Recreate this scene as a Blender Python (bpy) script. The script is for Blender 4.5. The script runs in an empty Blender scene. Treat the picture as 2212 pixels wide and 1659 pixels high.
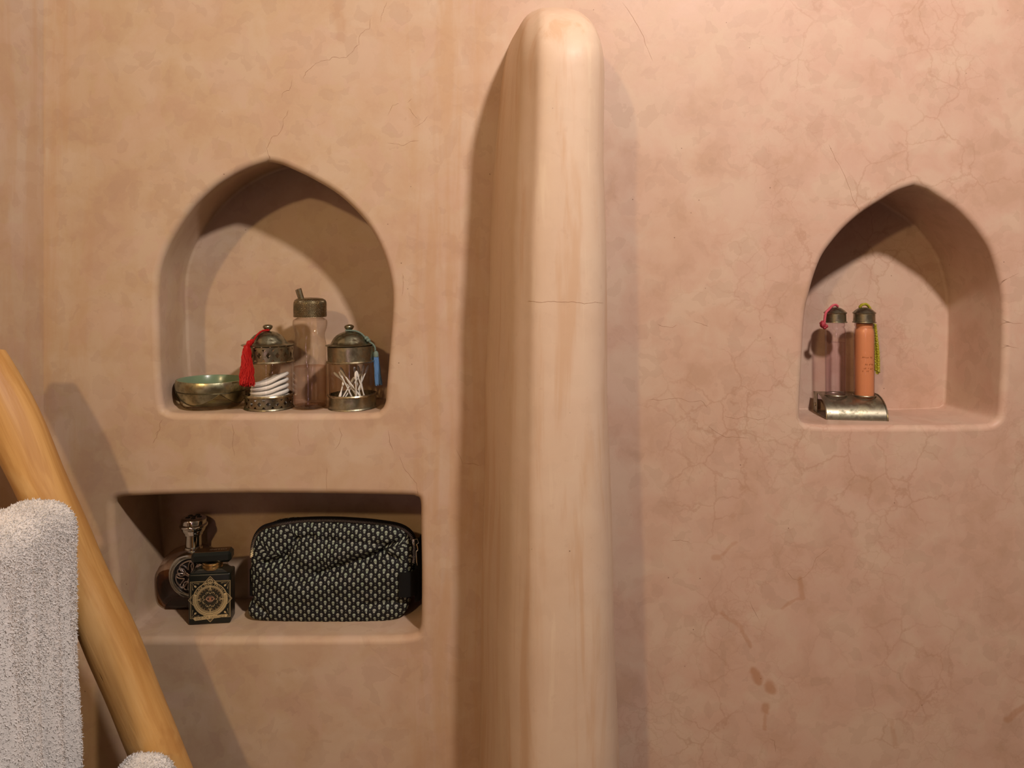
import bpy, bmesh, math, random
import numpy as np
from mathutils import Vector, Matrix, geometry
random.seed(7)
rng = np.random.default_rng(7)
sc = bpy.context.scene
COL = sc.collection
PI = math.pi

# ------------------------------------------------------------------ camera, exposure
H = 1.45            # camera height (the photo's horizon)
D = 1.0667          # camera to wall distance
F = 1600.0          # focal length in pixels of the 2212 px frame
cam = bpy.data.cameras.new('camera')
cam_o = bpy.data.objects.new('camera', cam); COL.objects.link(cam_o)
cam_o.location = (0, -D, H); cam_o.rotation_euler = (PI/2, 0, 0)
cam.sensor_width = 36; cam.lens = 36*F/2212
cam.shift_x = 0; cam.shift_y = -(829.5-600)/2212
cam.clip_start = 0.02; cam.clip_end = 50
sc.camera = cam_o
sc.view_settings.view_transform = 'Standard'; sc.view_settings.look = 'None'
sc.view_settings.exposure = 0.0; sc.view_settings.gamma = 1; sc.view_settings.use_curve_mapping = False
w = bpy.data.worlds.new('world'); sc.world = w; w.use_nodes = True
w.node_tree.nodes['Background'].inputs[0].default_value = (1, .85, .72, 1)
w.node_tree.nodes['Background'].inputs[1].default_value = 0.01
sc.cycles.max_bounces = 7; sc.cycles.transparent_max_bounces = 24
sc.cycles.diffuse_bounces = 2; sc.cycles.glossy_bounces = 3; sc.cycles.use_adaptive_sampling = True; sc.cycles.adaptive_threshold = 0.03; sc.cycles.sample_clamp_indirect = 4
sc.cycles.caustics_reflective = False; sc.cycles.caustics_refractive = False

# ------------------------------------------------------------------ ceiling lamps
def lamp(name, loc, power, color, radius):
    l = bpy.data.lights.new(name, 'POINT'); l.energy = power; l.color = color; l.shadow_soft_size = radius
    o = bpy.data.objects.new(name, l); COL.objects.link(o); o.location = loc
    return o
lamp('ceiling_spot', (0.50, -1.10, H+.96), 76, (1.0, .87, .80), .045)
lamp('ceiling_spot', (-.90, -2.4, H+1.02), 58.0, (1.0, .69, .35), .06)

def P(px, py, y=0.0):
    """point at depth y behind the wall plane seen at pixel px,py"""
    k = (D+y)/F
    return Vector(((px-1106)*k, y, H+(600-py)*k))

# ------------------------------------------------------------------ mesh helpers
def new_obj(name, v, f, mat=None, parent=None, loc=None, rot=None, smooth=True, uv=None, sharp=35, mats=None, midx=None):
    me = bpy.data.meshes.new(name)
    me.from_pydata([tuple(p) for p in v], [], [tuple(q) for q in f])
    if uv is not None:
        lay = me.uv_layers.new(name='UVMap')
        flat = [c for face in uv for t in face for c in t]
        lay.data.foreach_set('uv', flat)
    if mats:
        for m_ in mats: me.materials.append(m_)
        if midx is not None: me.polygons.foreach_set('material_index', midx)
    elif mat: me.materials.append(mat)
    me.update()
    if smooth:
        me.polygons.foreach_set('use_smooth', [True]*len(me.polygons))
        if sharp: me.set_sharp_from_angle(angle=math.radians(sharp))
    o = bpy.data.objects.new(name, me); COL.objects.link(o)
    if loc is not None: o.location = loc
    if rot is not None: o.rotation_euler = rot
    if parent: o.parent = parent
    return o

def thing(name, label, cat, loc=(0,0,0), rotz=0, group=None, rot=None):
    o = bpy.data.objects.new(name, None); COL.objects.link(o); o.empty_display_size = .02
    o.location = loc; o.rotation_euler = rot if rot else (0, 0, rotz)
    o['label'] = label; o['category'] = cat
    if group: o['group'] = group
    return o
def tag(o, label, cat, group=None):
    o['label'] = label; o['category'] = cat
    if group: o['group'] = group
    return o

def lathe(prof, n=64, a0=0.0):
    """profile [(r,z)...]; returns v,f,uv with u in turns, v in metres"""
    v, f, uv = [], [], []
    for r, z in prof:
        for i in range(n):
            a = a0+2*PI*i/n
            v.append((max(r, 1e-5)*math.cos(a), max(r, 1e-5)*math.sin(a), z))
    for j in range(len(prof)-1):
        for i in range(n):
            k = (i+1) % n
            f.append((j*n+i, j*n+k, (j+1)*n+k, (j+1)*n+i))
            z0, z1 = prof[j][1], prof[j+1][1]
            uv.append(((i/n, z0), ((i+1)/n, z0), ((i+1)/n, z1), (i/n, z1)))
    return v, f, uv

def lathe_obj(name, prof, mat, parent, n=64, **k):
    v, f, uv = lathe(prof, n)
    return new_obj(name, v, f, mat, parent, uv=uv, **k)

def tube(pts, rad, n=8, caps=True):
    pts = [Vector(p) for p in pts]
    if not hasattr(rad, '__len__'): rad = [rad]*len(pts)
    v, f = [], []
    up = None
    for i, p in enumerate(pts):
        t = (pts[min(i+1, len(pts)-1)]-pts[max(i-1, 0)])
        if t.length < 1e-9: t = Vector((0, 0, 1))
        t.normalize()
        if up is None:
            up = Vector((0, 1, 0)) if abs(t.y) < .9 else Vector((1, 0, 0))
        a = (up-t*up.dot(t)).normalized(); b = t.cross(a); up = a
        for k in range(n):
            th = 2*PI*k/n
            v.append(p+(a*math.cos(th)+b*math.sin(th))*rad[i])
    for i in range(len(pts)-1):
        for k in range(n):
            q = (k+1) % n
            f.append((i*n+k, i*n+q, (i+1)*n+q, (i+1)*n+k))
    if caps:
        f.append(tuple(range(n))[::-1]); m = (len(pts)-1)*n; f.append(tuple(m+k for k in range(n)))
    return v, f

def join(parts):
    V, Fc = [], []
    for v, f in parts:
        o = len(V); V += list(v); Fc += [tuple(i+o for i in q) for q in f]
    return V, Fc

def crom(pts, per=8, closed=False):
    """Catmull-Rom resample"""
    P_ = [Vector(p) for p in pts]; n = len(P_); out = []
    rng_ = range(n) if closed else range(n-1)
    for i in rng_:
        if closed: a, b, c, d = P_[i-1], P_[i], P_[(i+1) % n], P_[(i+2) % n]
        else: a, b, c, d = P_[max(i-1, 0)], P_[i], P_[i+1], P_[min(i+2, n-1)]
        for s in range(per):
            t = s/per
            out.append(.5*((2*b)+(c-a)*t+(2*a-5*b+4*c-d)*t*t+(3*b-a-3*c+d)*t**3))
    if not closed: out.append(P_[-1])
    return out

def bevel_box(sx, sy, sz, r, seg=3, top=None):
    bm = bmesh.new(); bmesh.ops.create_cube(bm, size=1)
    for v in bm.verts: v.co = Vector((v.co.x*sx, v.co.y*sy, v.co.z*sz))
    if r: bmesh.ops.bevel(bm, geom=list(bm.edges), offset=r, segments=seg, profile=.5, affect='EDGES')
    bm.verts.index_update()
    v = [x.co.copy() for x in bm.verts]; f = [tuple(q.index for q in fc.verts) for fc in bm.faces]
    bm.free(); return v, f
def xf(vf, M):
    return [M @ Vector(p) for p in vf[0]], vf[1]
T_ = Matrix.Translation
def RZ(a): return Matrix.Rotation(a, 4, 'Z')
def RY(a): return Matrix.Rotation(a, 4, 'Y')
def RX(a): return Matrix.Rotation(a, 4, 'X')

# ------------------------------------------------------------------ shader helpers
class NT:
    def __init__(s, name):
        s.m = bpy.data.materials.new(name); s.m.use_nodes = True
        s.t = s.m.node_tree; s.t.nodes.clear()
        s.out = s.t.nodes.new('ShaderNodeOutputMaterial')
    def n(s, typ, **k):
        nd = s.t.nodes.new(typ)
        for a, b in k.items(): setattr(nd, a, b)
        return nd
    def put(s, sock, val):
        if val is None: return
        if hasattr(val, 'is_output'): s.t.links.new(val, sock)
        elif isinstance(val, (tuple, list)) and len(val) == 3 and sock.type == 'RGBA': sock.default_value = (*val, 1)
        else: sock.default_value = val
    def math(s, op, a, b=None, c=None, clamp=False):
        nd = s.n('ShaderNodeMath', operation=op, use_clamp=clamp)
        s.put(nd.inputs[0], a); s.put(nd.inputs[1], b); s.put(nd.inputs[2], c)
        return nd.outputs[0]
    def vec(s, op, a, b=None, scale=None):
        nd = s.n('ShaderNodeVectorMath', operation=op)
        s.put(nd.inputs[0], a); s.put(nd.inputs[1], b)
        if scale is not None: s.put(nd.inputs['Scale'], scale)
        return nd.outputs[1] if op in ('DOT_PRODUCT', 'LENGTH', 'DISTANCE') else nd.outputs[0]
    def mix(s, fac, a, b, mode='MIX'):
        nd = s.n('ShaderNodeMix', data_type='RGBA', blend_type=mode, clamp_factor=True)
        s.put(nd.inputs[0], fac); s.put(nd.inputs[6], a); s.put(nd.inputs[7], b)
        return nd.outputs[2]
    def noise(s, vec, scale, detail=3, rough=.5, dist=0):
        nd = s.n('ShaderNodeTexNoise'); s.put(nd.inputs['Vector'], vec)
        nd.inputs['Scale'].default_value = scale; nd.inputs['Detail'].default_value = detail
        nd.inputs['Roughness'].default_value = rough; nd.inputs['Distortion'].default_value = dist
        return nd
    def voro(s, vec, scale, feature='F1', rnd=1.0, smooth=None):
        nd = s.n('ShaderNodeTexVoronoi', feature=feature); s.put(nd.inputs['Vector'], vec)
        nd.inputs['Scale'].default_value = scale; nd.inputs['Randomness'].default_value = rnd
        if smooth is not None: nd.inputs['Smoothness'].default_value = smooth
        return nd
    def ramp(s, v, lo, hi, a=0.0, b=1.0, smooth=True):
        nd = s.n('ShaderNodeMapRange', interpolation_type='SMOOTHSTEP' if smooth else 'LINEAR')
        s.put(nd.inputs[0], v)
        for i, q in zip((1, 2, 3, 4), (lo, hi, a, b)): s.put(nd.inputs[i], q)
        return nd.outputs[0]
    def pos(s): return s.n('ShaderNodeNewGeometry').outputs['Position']
    def obj(s): return s.n('ShaderNodeTexCoord').outputs['Object']
    def uv(s): return s.n('ShaderNodeTexCoord').outputs['UV']
    def sep(s, v):
        nd = s.n('ShaderNodeSeparateXYZ'); s.put(nd.inputs[0], v); return nd.outputs
    def comb(s, x, y, z=0.0):
        nd = s.n('ShaderNodeCombineXYZ')
        for i, q in enumerate((x, y, z)): s.put(nd.inputs[i], q)
        return nd.outputs[0]
    def scalev(s, v, sx, sy, sz):
        return s.vec('MULTIPLY', v, (sx, sy, sz))
    def bump(s, h, strength=.3, dist=.001, normal=None):
        nd = s.n('ShaderNodeBump'); s.put(nd.inputs['Height'], h)
        nd.inputs['Strength'].default_value = strength; nd.inputs['Distance'].default_value = dist
        if normal is not None: s.put(nd.inputs['Normal'], normal)
        return nd.outputs[0]
    def bsdf(s, color=(.8,.8,.8), rough=.5, metal=0.0, normal=None, spec=.5, **k):
        nd = s.n('ShaderNodeBsdfPrincipled')
        s.put(nd.inputs['Base Color'], color); s.put(nd.inputs['Roughness'], rough)
        s.put(nd.inputs['Metallic'], metal); s.put(nd.inputs['Specular IOR Level'], spec)
        if normal is not None: s.put(nd.inputs['Normal'], normal)
        for a, b in k.items(): s.put(nd.inputs[a.replace('_', ' ')], b)
        return nd.outputs[0]
    def done(s, shader):
        s.t.links.new(shader, s.out.inputs[0]); return s.m

# ---- polished lime plaster
def plaster(name, fin=False, cracks=True, stains=False):
    s = NT(name); p = s.pos(); xyz = s.sep(p)
    warp = s.vec('SUBTRACT', s.noise(p, 14, 4, .6).outputs['Color'], (.5, .5, .5))
    pw = s.vec('ADD', p, s.vec('SCALE', warp, scale=.07))
    big = s.noise(p, 2.6, 3, .55).outputs[0]
    mid = s.noise(pw, 11, 5, .6).outputs[0]
    fine = s.noise(p, 70, 4, .65).outputs[0]
    cells = s.voro(pw, 26).outputs['Color']; cv = s.sep(cells)[0]
    cells2 = s.sep(s.voro(pw, 60).outputs['Color'])[1]
    streak = s.noise(s.scalev(p, 1, 1, .09), 38, 4, .6, .4).outputs[0]
    pink = (.56, .37, .285); tan = (.53, .385, .25); cream = (.60, .475, .36); rust = (.5, .3, .19)
    gx = s.ramp(s.math('ADD', xyz[0], s.math('MULTIPLY', s.math('SUBTRACT', big, .5), .9)), -.55, .55)  # lamp colouring painted into the plaster: tan at left, pink at right
    col = s.mix(gx, tan, pink)
    col = s.mix(s.ramp(mid, .44, .62, 0, .5), col, cream)
    col = s.mix(s.ramp(mid, .48, .34, 0, .5), col, (.46, .295, .20))
    col = s.mix(s.math('MULTIPLY', s.ramp(cv, .3, 1), .34), col, (.56, .38, .30))
    col = s.mix(s.math('MULTIPLY', s.ramp(cells2, .55, 1), .30), col, (.43, .29, .21))
    if fin:
        col = s.mix(.6, col, (.70, .55, .41))
        col = s.mix(s.ramp(streak, .50, .66, 0, .6), col, (.56, .36, .22))
        col = s.mix(s.ramp(streak, .42, .30, 0, .5), col, (.72, .58, .43))
    else:
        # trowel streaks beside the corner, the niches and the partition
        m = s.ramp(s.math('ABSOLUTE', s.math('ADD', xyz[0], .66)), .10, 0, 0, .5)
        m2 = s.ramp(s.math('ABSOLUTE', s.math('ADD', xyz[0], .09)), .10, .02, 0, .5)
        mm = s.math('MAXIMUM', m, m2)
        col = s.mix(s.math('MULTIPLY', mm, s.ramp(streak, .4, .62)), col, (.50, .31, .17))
    col = s.mix(s.ramp(fine, .60, .74, 0, .18), col, (.45, .28, .19))
    # small dark pits
    pit = s.voro(p, 55)
    pitm = s.math('MULTIPLY', s.ramp(pit.outputs['Distance'], .06, .03), s.ramp(s.sep(pit.outputs['Color'])[2], .86, .87))
    col = s.mix(s.math('MULTIPLY', pitm, .8), col, (.14, .07, .04))
    h = s.noise(p, 13, 5, .45).outputs[0]
    if cracks:
        pc = s.vec('ADD', p, s.vec('SCALE', s.vec('SUBTRACT', s.noise(p, 24, 4, .65).outputs['Color'], (.5, .5, .5)), scale=.035))
        d1 = s.voro(pc, 17, 'DISTANCE_TO_EDGE').outputs[0]
        d2 = s.voro(pc, 40, 'DISTANCE_TO_EDGE').outputs[0]
        zone = s.ramp(s.math('SUBTRACT', xyz[0], s.math('MULTIPLY', s.math('SUBTRACT', xyz[2], H-.15), .35)), .10, .30)
        patch = s.ramp(s.noise(p, 4.5, 3).outputs[0], .44, .60)
        patch2 = s.ramp(s.noise(p, 7.0, 2).outputs[0], .48, .62)
        c1 = s.math('MULTIPLY', s.ramp(d1, .035, .0), s.math('ADD', s.math('MULTIPLY', s.math('MULTIPLY', zone, patch), .34), s.math('MULTIPLY', patch2, .05)))
        c2 = s.math('MULTIPLY', s.ramp(d2, .05, .0), s.math('MULTIPLY', s.math('MULTIPLY', zone, patch2), .22))
        cr = s.math('MAXIMUM', c1, c2)
        if fin: cr = s.math('MULTIPLY', cr, .3)
        col = s.mix(cr, col, (.38, .21, .13))
    if stains:
        sg = [((722,-30),(728,22),.013,.28),((728,22),(736,52),.010,.3),((736,52),(737,84),.010,.3),
              ((1560,1325),(1600,1355),.004,.4),((1600,1355),(1620,1395),.004,.5),
              ((1628,1450),(1638,1472),.008,.9),((1660,1478),(1668,1492),.008,.85),((1654,1525),(1653,1536),.008,.8),
              ((1653,1536),(1652,1575),.0035,.55),((1545,1205),(1552,1205),.006,.5),((1552,1205),(1590,1170),.003,.4),
              ((1728,1252),(1733,1290),.0045,.55),((1733,1290),(1690,1312),.0028,.5),((2175,1555),(2215,1525),.006,.6),
              ((1925,1560),(1935,1610),.005,.35)]
        pn = s.vec('ADD', s.vec('MULTIPLY', p, (1, 0, 1)), s.vec('SCALE', s.vec('SUBTRACT', s.noise(p, 60, 3).outputs['Color'], (.5,.5,.5)), scale=.010))
        tot = None
        for a, b, wd, st in sg:
            A = P(*a); B = P(*b); A.y = B.y = 0; ba = B-A
            pa = s.vec('SUBTRACT', pn, tuple(A))
            hh = s.math('DIVIDE', s.vec('DOT_PRODUCT', pa, tuple(ba)), ba.length_squared, clamp=True)
            dd = s.vec('DISTANCE', pa, s.vec('SCALE', tuple(ba), scale=hh))
            mk = s.ramp(dd, wd*1.15, wd*.35, 0, st*.65)
            tot = mk if tot is None else s.math('MAXIMUM', tot, mk)
        col = s.mix(tot, col, (.38, .17, .07))
    nrm = s.bump(h, .38, .0035)
    rough = s.ramp(mid, .3, .7, .42, .58)
    return s.done(s.bsdf(col, rough, 0, nrm, spec=.35))

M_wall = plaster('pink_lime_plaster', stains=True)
M_fin = plaster('cream_lime_plaster', fin=True)
def simple(name, col, rough=.5, metal=0., spec=.5, bumpscale=None, bs=.3, bd=.001, **k):
    s = NT(name); nrm = None
    if bumpscale: nrm = s.bump(s.noise(s.obj(), bumpscale, 4, .6).outputs[0], bs, bd)
    return s.done(s.bsdf(col, rough, metal, nrm, spec, **k))
M_room = simple('dark_room_paint', (.13, .11, .09), .7)  # unseen room surfaces, kept dark to cut bounced light
M_crack = simple('crack_dark', (.30, .16, .09), .9)

def pewter(name, base=(.42, .39, .28), pierced=None, hammer=70, hs=.5, rough=.28, brick=False):
    s = NT(name); o = s.obj()
    tn = s.noise(o, 90, 5, .65).outputs[0]; t2 = s.noise(o, 34, 4, .6).outputs[0]
    col = s.mix(s.ramp(tn, .42, .70, 0, .75), base, (.12, .12, .075))
    col = s.mix(s.ramp(t2, .55, .75, 0, .5), col, (.44, .39, .25))
    if brick:
        u = s.sep(s.uv()); a = s.math('MULTIPLY', u[0], 58.0); b = s.math('MULTIPLY', u[1], 1/.0021)
        sh = s.math('MULTIPLY', s.math('FLOOR', b), .5)
        fa = s.math('ABSOLUTE', s.math('SUBTRACT', s.math('FRACT', s.math('ADD', a, sh)), .5))
        fb = s.math('ABSOLUTE', s.math('SUBTRACT', s.math('FRACT', b), .5))
        hgt = s.math('MULTIPLY', s.ramp(fa, .5, .2), s.ramp(fb, .5, .15))
        nrm = s.bump(hgt, .9, .0006)
        col = s.mix(s.ramp(hgt, .3, .0, 0, .7), col, (.06, .045, .02))
    else:
        v = s.voro(o, hammer, 'SMOOTH_F1', smooth=.6).outputs[0]
        hgt = s.math('ADD', v, s.math('MULTIPLY', tn, .25))
        nrm = s.bump(hgt, hs, .0018)
    rg = s.ramp(tn, .4, .7, rough, rough+.22)
    sh_ = s.bsdf(col, rg, 1.0, nrm)
    if pierced:
        z0, z1, cnt = pierced
        u = s.sep(s.uv())
        a = s.math('MULTIPLY', u[0], float(cnt)); vv = s.math('DIVIDE', s.math('SUBTRACT', u[1], z0), z1-z0)
        fa = s.math('ABSOLUTE', s.math('SUBTRACT', s.math('FRACT', a), .5))
        fb = s.math('ABSOLUTE', s.math('SUBTRACT', s.math('FRACT', s.math('ADD', a, .5)), .5))
        dm = s.math('ADD', s.math('DIVIDE', fa, .25), s.math('DIVIDE', s.math('ABSOLUTE', s.math('SUBTRACT', vv, .5)), .24))
        e = s.math('MINIMUM', s.math('ABSOLUTE', s.math('SUBTRACT', vv, .04)), s.math('ABSOLUTE', s.math('SUBTRACT', vv, .96)))
        inb = s.math('MULTIPLY', s.math('GREATER_THAN', vv, .04), s.math('LESS_THAN', vv, .96))
        tr = s.math('ADD', s.math('DIVIDE', fb, .20), s.math('DIVIDE', e, .20))
        hole = s.math('MULTIPLY', inb, s.math('LESS_THAN', s.math('MINIMUM', dm, tr), 1.0))
        mx = s.n('ShaderNodeMixShader'); tp = s.n('ShaderNodeBsdfTransparent')
        s.put(mx.inputs[0], hole); s.t.links.new(sh_, mx.inputs[1]); s.t.links.new(tp.outputs[0], mx.inputs[2])
        sh_ = mx.outputs[0]
    return s.done(sh_)

def thin_glass(name, tint=(.97, .96, .94), edge=(.55, .45, .36), gl=1.0, wav=0., rough=.02):
    """thin walled glass: clear film plus fresnel reflection, darker where seen edge-on"""
    s = NT(name)
    ge = s.n('ShaderNodeNewGeometry')
    fac = s.math('SUBTRACT', 1.0, s.math('ABSOLUTE', s.vec('DOT_PRODUCT', ge.outputs['Incoming'], ge.outputs['Normal'])))
    ec = s.mix(s.math('POWER', fac, 3.0), tint, edge)
    tp = s.n('ShaderNodeBsdfTransparent'); s.put(tp.inputs[0], ec)
    g = s.n('ShaderNodeBsdfGlossy'); g.inputs['Roughness'].default_value = rough
    fr = s.math('ADD', .05, s.math('MULTIPLY', s.math('POWER', fac, 4.0), .55))
    if wav:
        nr = s.bump(s.noise(s.obj(), 60, 2).outputs[0], wav, .002)
        s.put(g.inputs['Normal'], nr)
    mx = s.n('ShaderNodeMixShader'); s.put(mx.inputs[0], s.math('MULTIPLY', fr, gl))
    s.t.links.new(tp.outputs[0], mx.inputs[1]); s.t.links.new(g.outputs[0], mx.inputs[2])
    return s.done(mx.outputs[0])

M_pew = pewter('hammered_pewter')
M_pewd = pewter('hammered_pewter_lid', (.31, .30, .21), hammer=95, hs=.8)
M_pewb = pewter('bowl_pewter', (.46, .44, .28), hammer=45, hs=.35, rough=.28)
M_wire = pewter('pewter_wire', (.46, .40, .27), hammer=200, hs=.1, rough=.25)
M_brick = pewter('embossed_pewter', (.34, .28, .17), brick=True, rough=.28)
M_rack = pewter('brushed_pewter', (.36, .33, .25), hammer=30, hs=.12, rough=.32)
M_glass = thin_glass('clear_glass', (.97, .95, .92), (.62, .50, .40))
M_glassb = thin_glass('bottle_glass', (.98, .965, .945), (.50, .40, .30), wav=.25)
M_glasst = thin_glass('tube_glass', (.96, .92, .94), (.55, .45, .46), wav=.05)
M_glassg = thin_glass('base_glass', (.90, .84, .74), (.42, .32, .20), gl=.8)
M_oil = thin_glass('pale_oil', (.97, .93, .915), (.80, .62, .50), gl=.3)
M_amber = thin_glass('amber_liquid', (.60, .42, .20), (.25, .13, .05), gl=.3)
M_pglass = thin_glass('perfume_glass', (.96, .92, .88), (.72, .62, .52))
M_green = simple('green_glaze', (.17, .25, .15), .22, bumpscale=60, bs=.15)
M_white = simple('white_cotton', (.93, .93, .90), .95, spec=.1, bumpscale=500, bs=.4)
M_swab = simple('swab_white', (.82, .82, .78), .7, spec=.2)
M_chrome = simple('polished_chrome', (.78, .82, .82), .10, 1.0)
M_knot = simple('aged_silver', (.48, .43, .40), .28, 1.0)
M_knotd = simple('dark_recess', (.035, .03, .028), .5, .6)
M_blk = simple('black_lacquer', (.006, .009, .007), .34, spec=.45, bumpscale=900, bs=.05)
M_gold = simple('gold_foil', (.62, .46, .22), .30, 1.0)
M_goldp = simple('gold_print', (.66, .53, .28), .38, .35)
M_darkp = simple('dark_print', (.02, .018, .01), .5)
M_capl = simple('bronze_cap_plate', (.30, .19, .10), .3, 1.0)
M_strap = simple('black_webbing', (.006, .006, .006), .85, spec=.2, bumpscale=600, bs=.3)
M_tape = simple('zip_tape', (.008, .007, .008), .9, spec=.15)
M_zip = simple('zip_metal', (.34, .32, .28), .3, 1.0)
M_red = simple('red_thread', (.40, .008, .006), .6, spec=.25)
M_blue = simple('blue_thread', (.11, .25, .50), .5, spec=.35)
M_teal = simple('teal_cord', (.16, .22, .18), .6, spec=.3)
M_pink = simple('magenta_cord', (.36, .035, .055), .6, spec=.3)
M_pinkl = simple('light_magenta_cord', (.55, .10, .13), .6, spec=.3)
M_yel = simple('chartreuse_thread', (.36, .33, .025), .5, spec=.35)
M_orange = simple('orange_gel', (.70, .29, .125), .38, spec=.35)
M_towel = simple('white_terry', (.90, .88, .86), .95, spec=.05, bumpscale=700, bs=.7, bd=.001)

def wood():
    s = NT('peeled_pine'); o = s.obj()
    st = s.vec('MULTIPLY', o, (1, 1, .07))
    g = s.noise(st, 60, 5, .6, .6).outputs[0]; b = s.noise(s.vec('MULTIPLY', o, (1, 1, .35)), 14, 4, .6, .8).outputs[0]
    col = s.mix(s.ramp(g, .35, .65), (.66, .38, .13), (.52, .27, .08))
    col = s.mix(s.ramp(b, .50, .66, 0, .6), col, (.72, .47, .20))
    col = s.mix(s.ramp(b, .42, .34, 0, .45), col, (.45, .21, .06))
    cr = s.noise(s.vec('MULTIPLY', o, (1, 1, .045)), 85, 2, .5, .2).outputs[0]
    cm = s.math('MULTIPLY', s.ramp(cr, .672, .70), s.ramp(s.noise(o, 6, 2).outputs[0], .5, .56))
    col = s.mix(s.math('MULTIPLY', cm, .8), col, (.12, .05, .015))
    h = s.math('SUBTRACT', s.math('ADD', s.math('MULTIPLY', g, .4), b), cm)
    return s.done(s.bsdf(col, .48, 0, s.bump(h, .5, .003), .4))
M_wood = wood()

def skull_cloth():
    s = NT('skull_print_cloth'); uv = s.uv(); u0 = s.sep(uv)
    cell = .01285
    px_ = s.math('DIVIDE', u0[0], cell); py_ = s.math('DIVIDE', u0[1], cell)
    def cellf(ox):
        x = s.math('SUBTRACT', s.math('FRACT', s.math('ADD', px_, ox)), .5)
        y = s.math('SUBTRACT', s.math('FRACT', s.math('ADD', py_, ox)), .5)
        ax = s.math('ABSOLUTE', x)
        def ell(cx, cy, rx, ry, X=ax):
            a = s.math('DIVIDE', s.math('SUBTRACT', X, cx), rx); b = s.math('DIVIDE', s.math('SUBTRACT', y, cy), ry)
            return s.math('LESS_THAN', s.math('ADD', s.math('MULTIPLY', a, a), s.math('MULTIPLY', b, b)), 1.0)
        cran = ell(0, .065, .178, .185)
        jaw = s.math('MULTIPLY', s.math('LESS_THAN', s.math('ADD', ax, s.math('MULTIPLY', s.math('ABSOLUTE', s.math('ADD', y, .08)), .25)), .125),
                     s.math('MULTIPLY', s.math('LESS_THAN', y, 0.0), s.math('GREATER_THAN', y, -.27)))
        sk = s.math('MAXIMUM', cran, jaw)
        holes = s.math('MAXIMUM', ell(.085, .0, .055, .05), ell(0, -.09, .025, .035))
        teeth = s.math('MULTIPLY', s.math('LESS_THAN', s.math('ABSOLUTE', s.math('ADD', y, .19)), .012), s.math('LESS_THAN', ax, .08))
        sk = s.math('MULTIPLY', sk, s.math('SUBTRACT', 1.0, s.math('MAXIMUM', holes, teeth)))
        # dots halfway between the skulls of a column
        ay = s.math('SUBTRACT', .5, s.math('ABSOLUTE', y))
        dot = s.math('LESS_THAN', s.math('ADD', s.math('MULTIPLY', ax, ax), s.math('MULTIPLY', ay, ay)), .0017)
        return sk, dot
    a, da = cellf(0.0); b, db = cellf(.5)
    sk = s.math('MAXIMUM', a, b); dt = s.math('MAXIMUM', da, db)
    m = s.math('MAXIMUM', sk, s.math('MULTIPLY', dt, .7))
    nn = s.noise(uv, 260, 3).outputs[0]
    ink = s.mix(nn, (.28, .34, .27), (.47, .53, .44))
    hue = s.noise(uv, 90, 1).outputs['Color']
    ink = s.mix(.25, ink, s.mix(1.0, ink, hue, 'MULTIPLY'))
    col = s.mix(m, (.0075, .007, .0085), ink)
    wv = s.noise(uv, 2200, 1).outputs[0]
    return s.done(s.bsdf(col, .75, 0, s.bump(wv, .25, .0004), .25))
M_skull = skull_cloth()

def emis(name, col, st):
    s = NT(name); e = s.n('ShaderNodeEmission'); e.inputs[0].default_value = (*col, 1); e.inputs[1].default_value = st
    return s.done(e.outputs[0])
M_slit = emis('pink_glow_strip', (1.0, .64, .80), 16.0)  # pink emitter added for the upright streaks reflected in the glass

# ------------------------------------------------------------------ the room
def struct(name, v, f, m, **k):
    o = new_obj(name, v, f, m, **k); o['kind'] = 'structure'; return o
def box(x0, x1, y0, y1, z0, z1):
    v = [(x, y, z) for z in (z0, z1) for y in (y0, y1) for x in (x0, x1)]
    return v, [(0,2,3,1), (4,5,7,6), (0,1,5,4), (1,3,7,5), (3,2,6,7), (2,0,4,6)]
XL, XR, YR = -.6745, 1.75, -3.5
ZC = 2.75
struct('floor', *box(-1.6, XR+.1, YR-.1, .25, -.1, 0), M_room, smooth=False)
struct('ceiling', *box(-1.6, XR+.1, YR-.1, .25, ZC, ZC+.1), M_room, smooth=False)
struct('wall_right', *box(XR, XR+.1, YR, 0, 0, ZC), M_room, smooth=False)
bl_ = box(-1.5, XL, -.62, 0, 0, ZC)
bl_ = ([(XL-.145 if (x > -1 and y < -.1) else x, y, z) for x, y, z in bl_[0]], bl_[1])
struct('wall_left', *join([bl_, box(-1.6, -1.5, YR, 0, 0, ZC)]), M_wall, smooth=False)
# rear wall with a tall narrow glowing slit, added to streak the jars
sx0, sx1, sz0, sz1 = -.222, -.188, .3, 2.25
struct('wall_rear', *join([box(-1.6, sx0, YR-.1, YR, 0, ZC), box(sx1, XR+.1, YR-.1, YR, 0, ZC),
                           box(sx0, sx1, YR-.1, YR, 0, sz0), box(sx0, sx1, YR-.1, YR, sz1, ZC)]), M_room, smooth=False)
struct('glow_slit_1', *box(sx0, sx1, YR-.08, YR-.07, sz0, sz1), M_slit, smooth=False)

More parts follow.
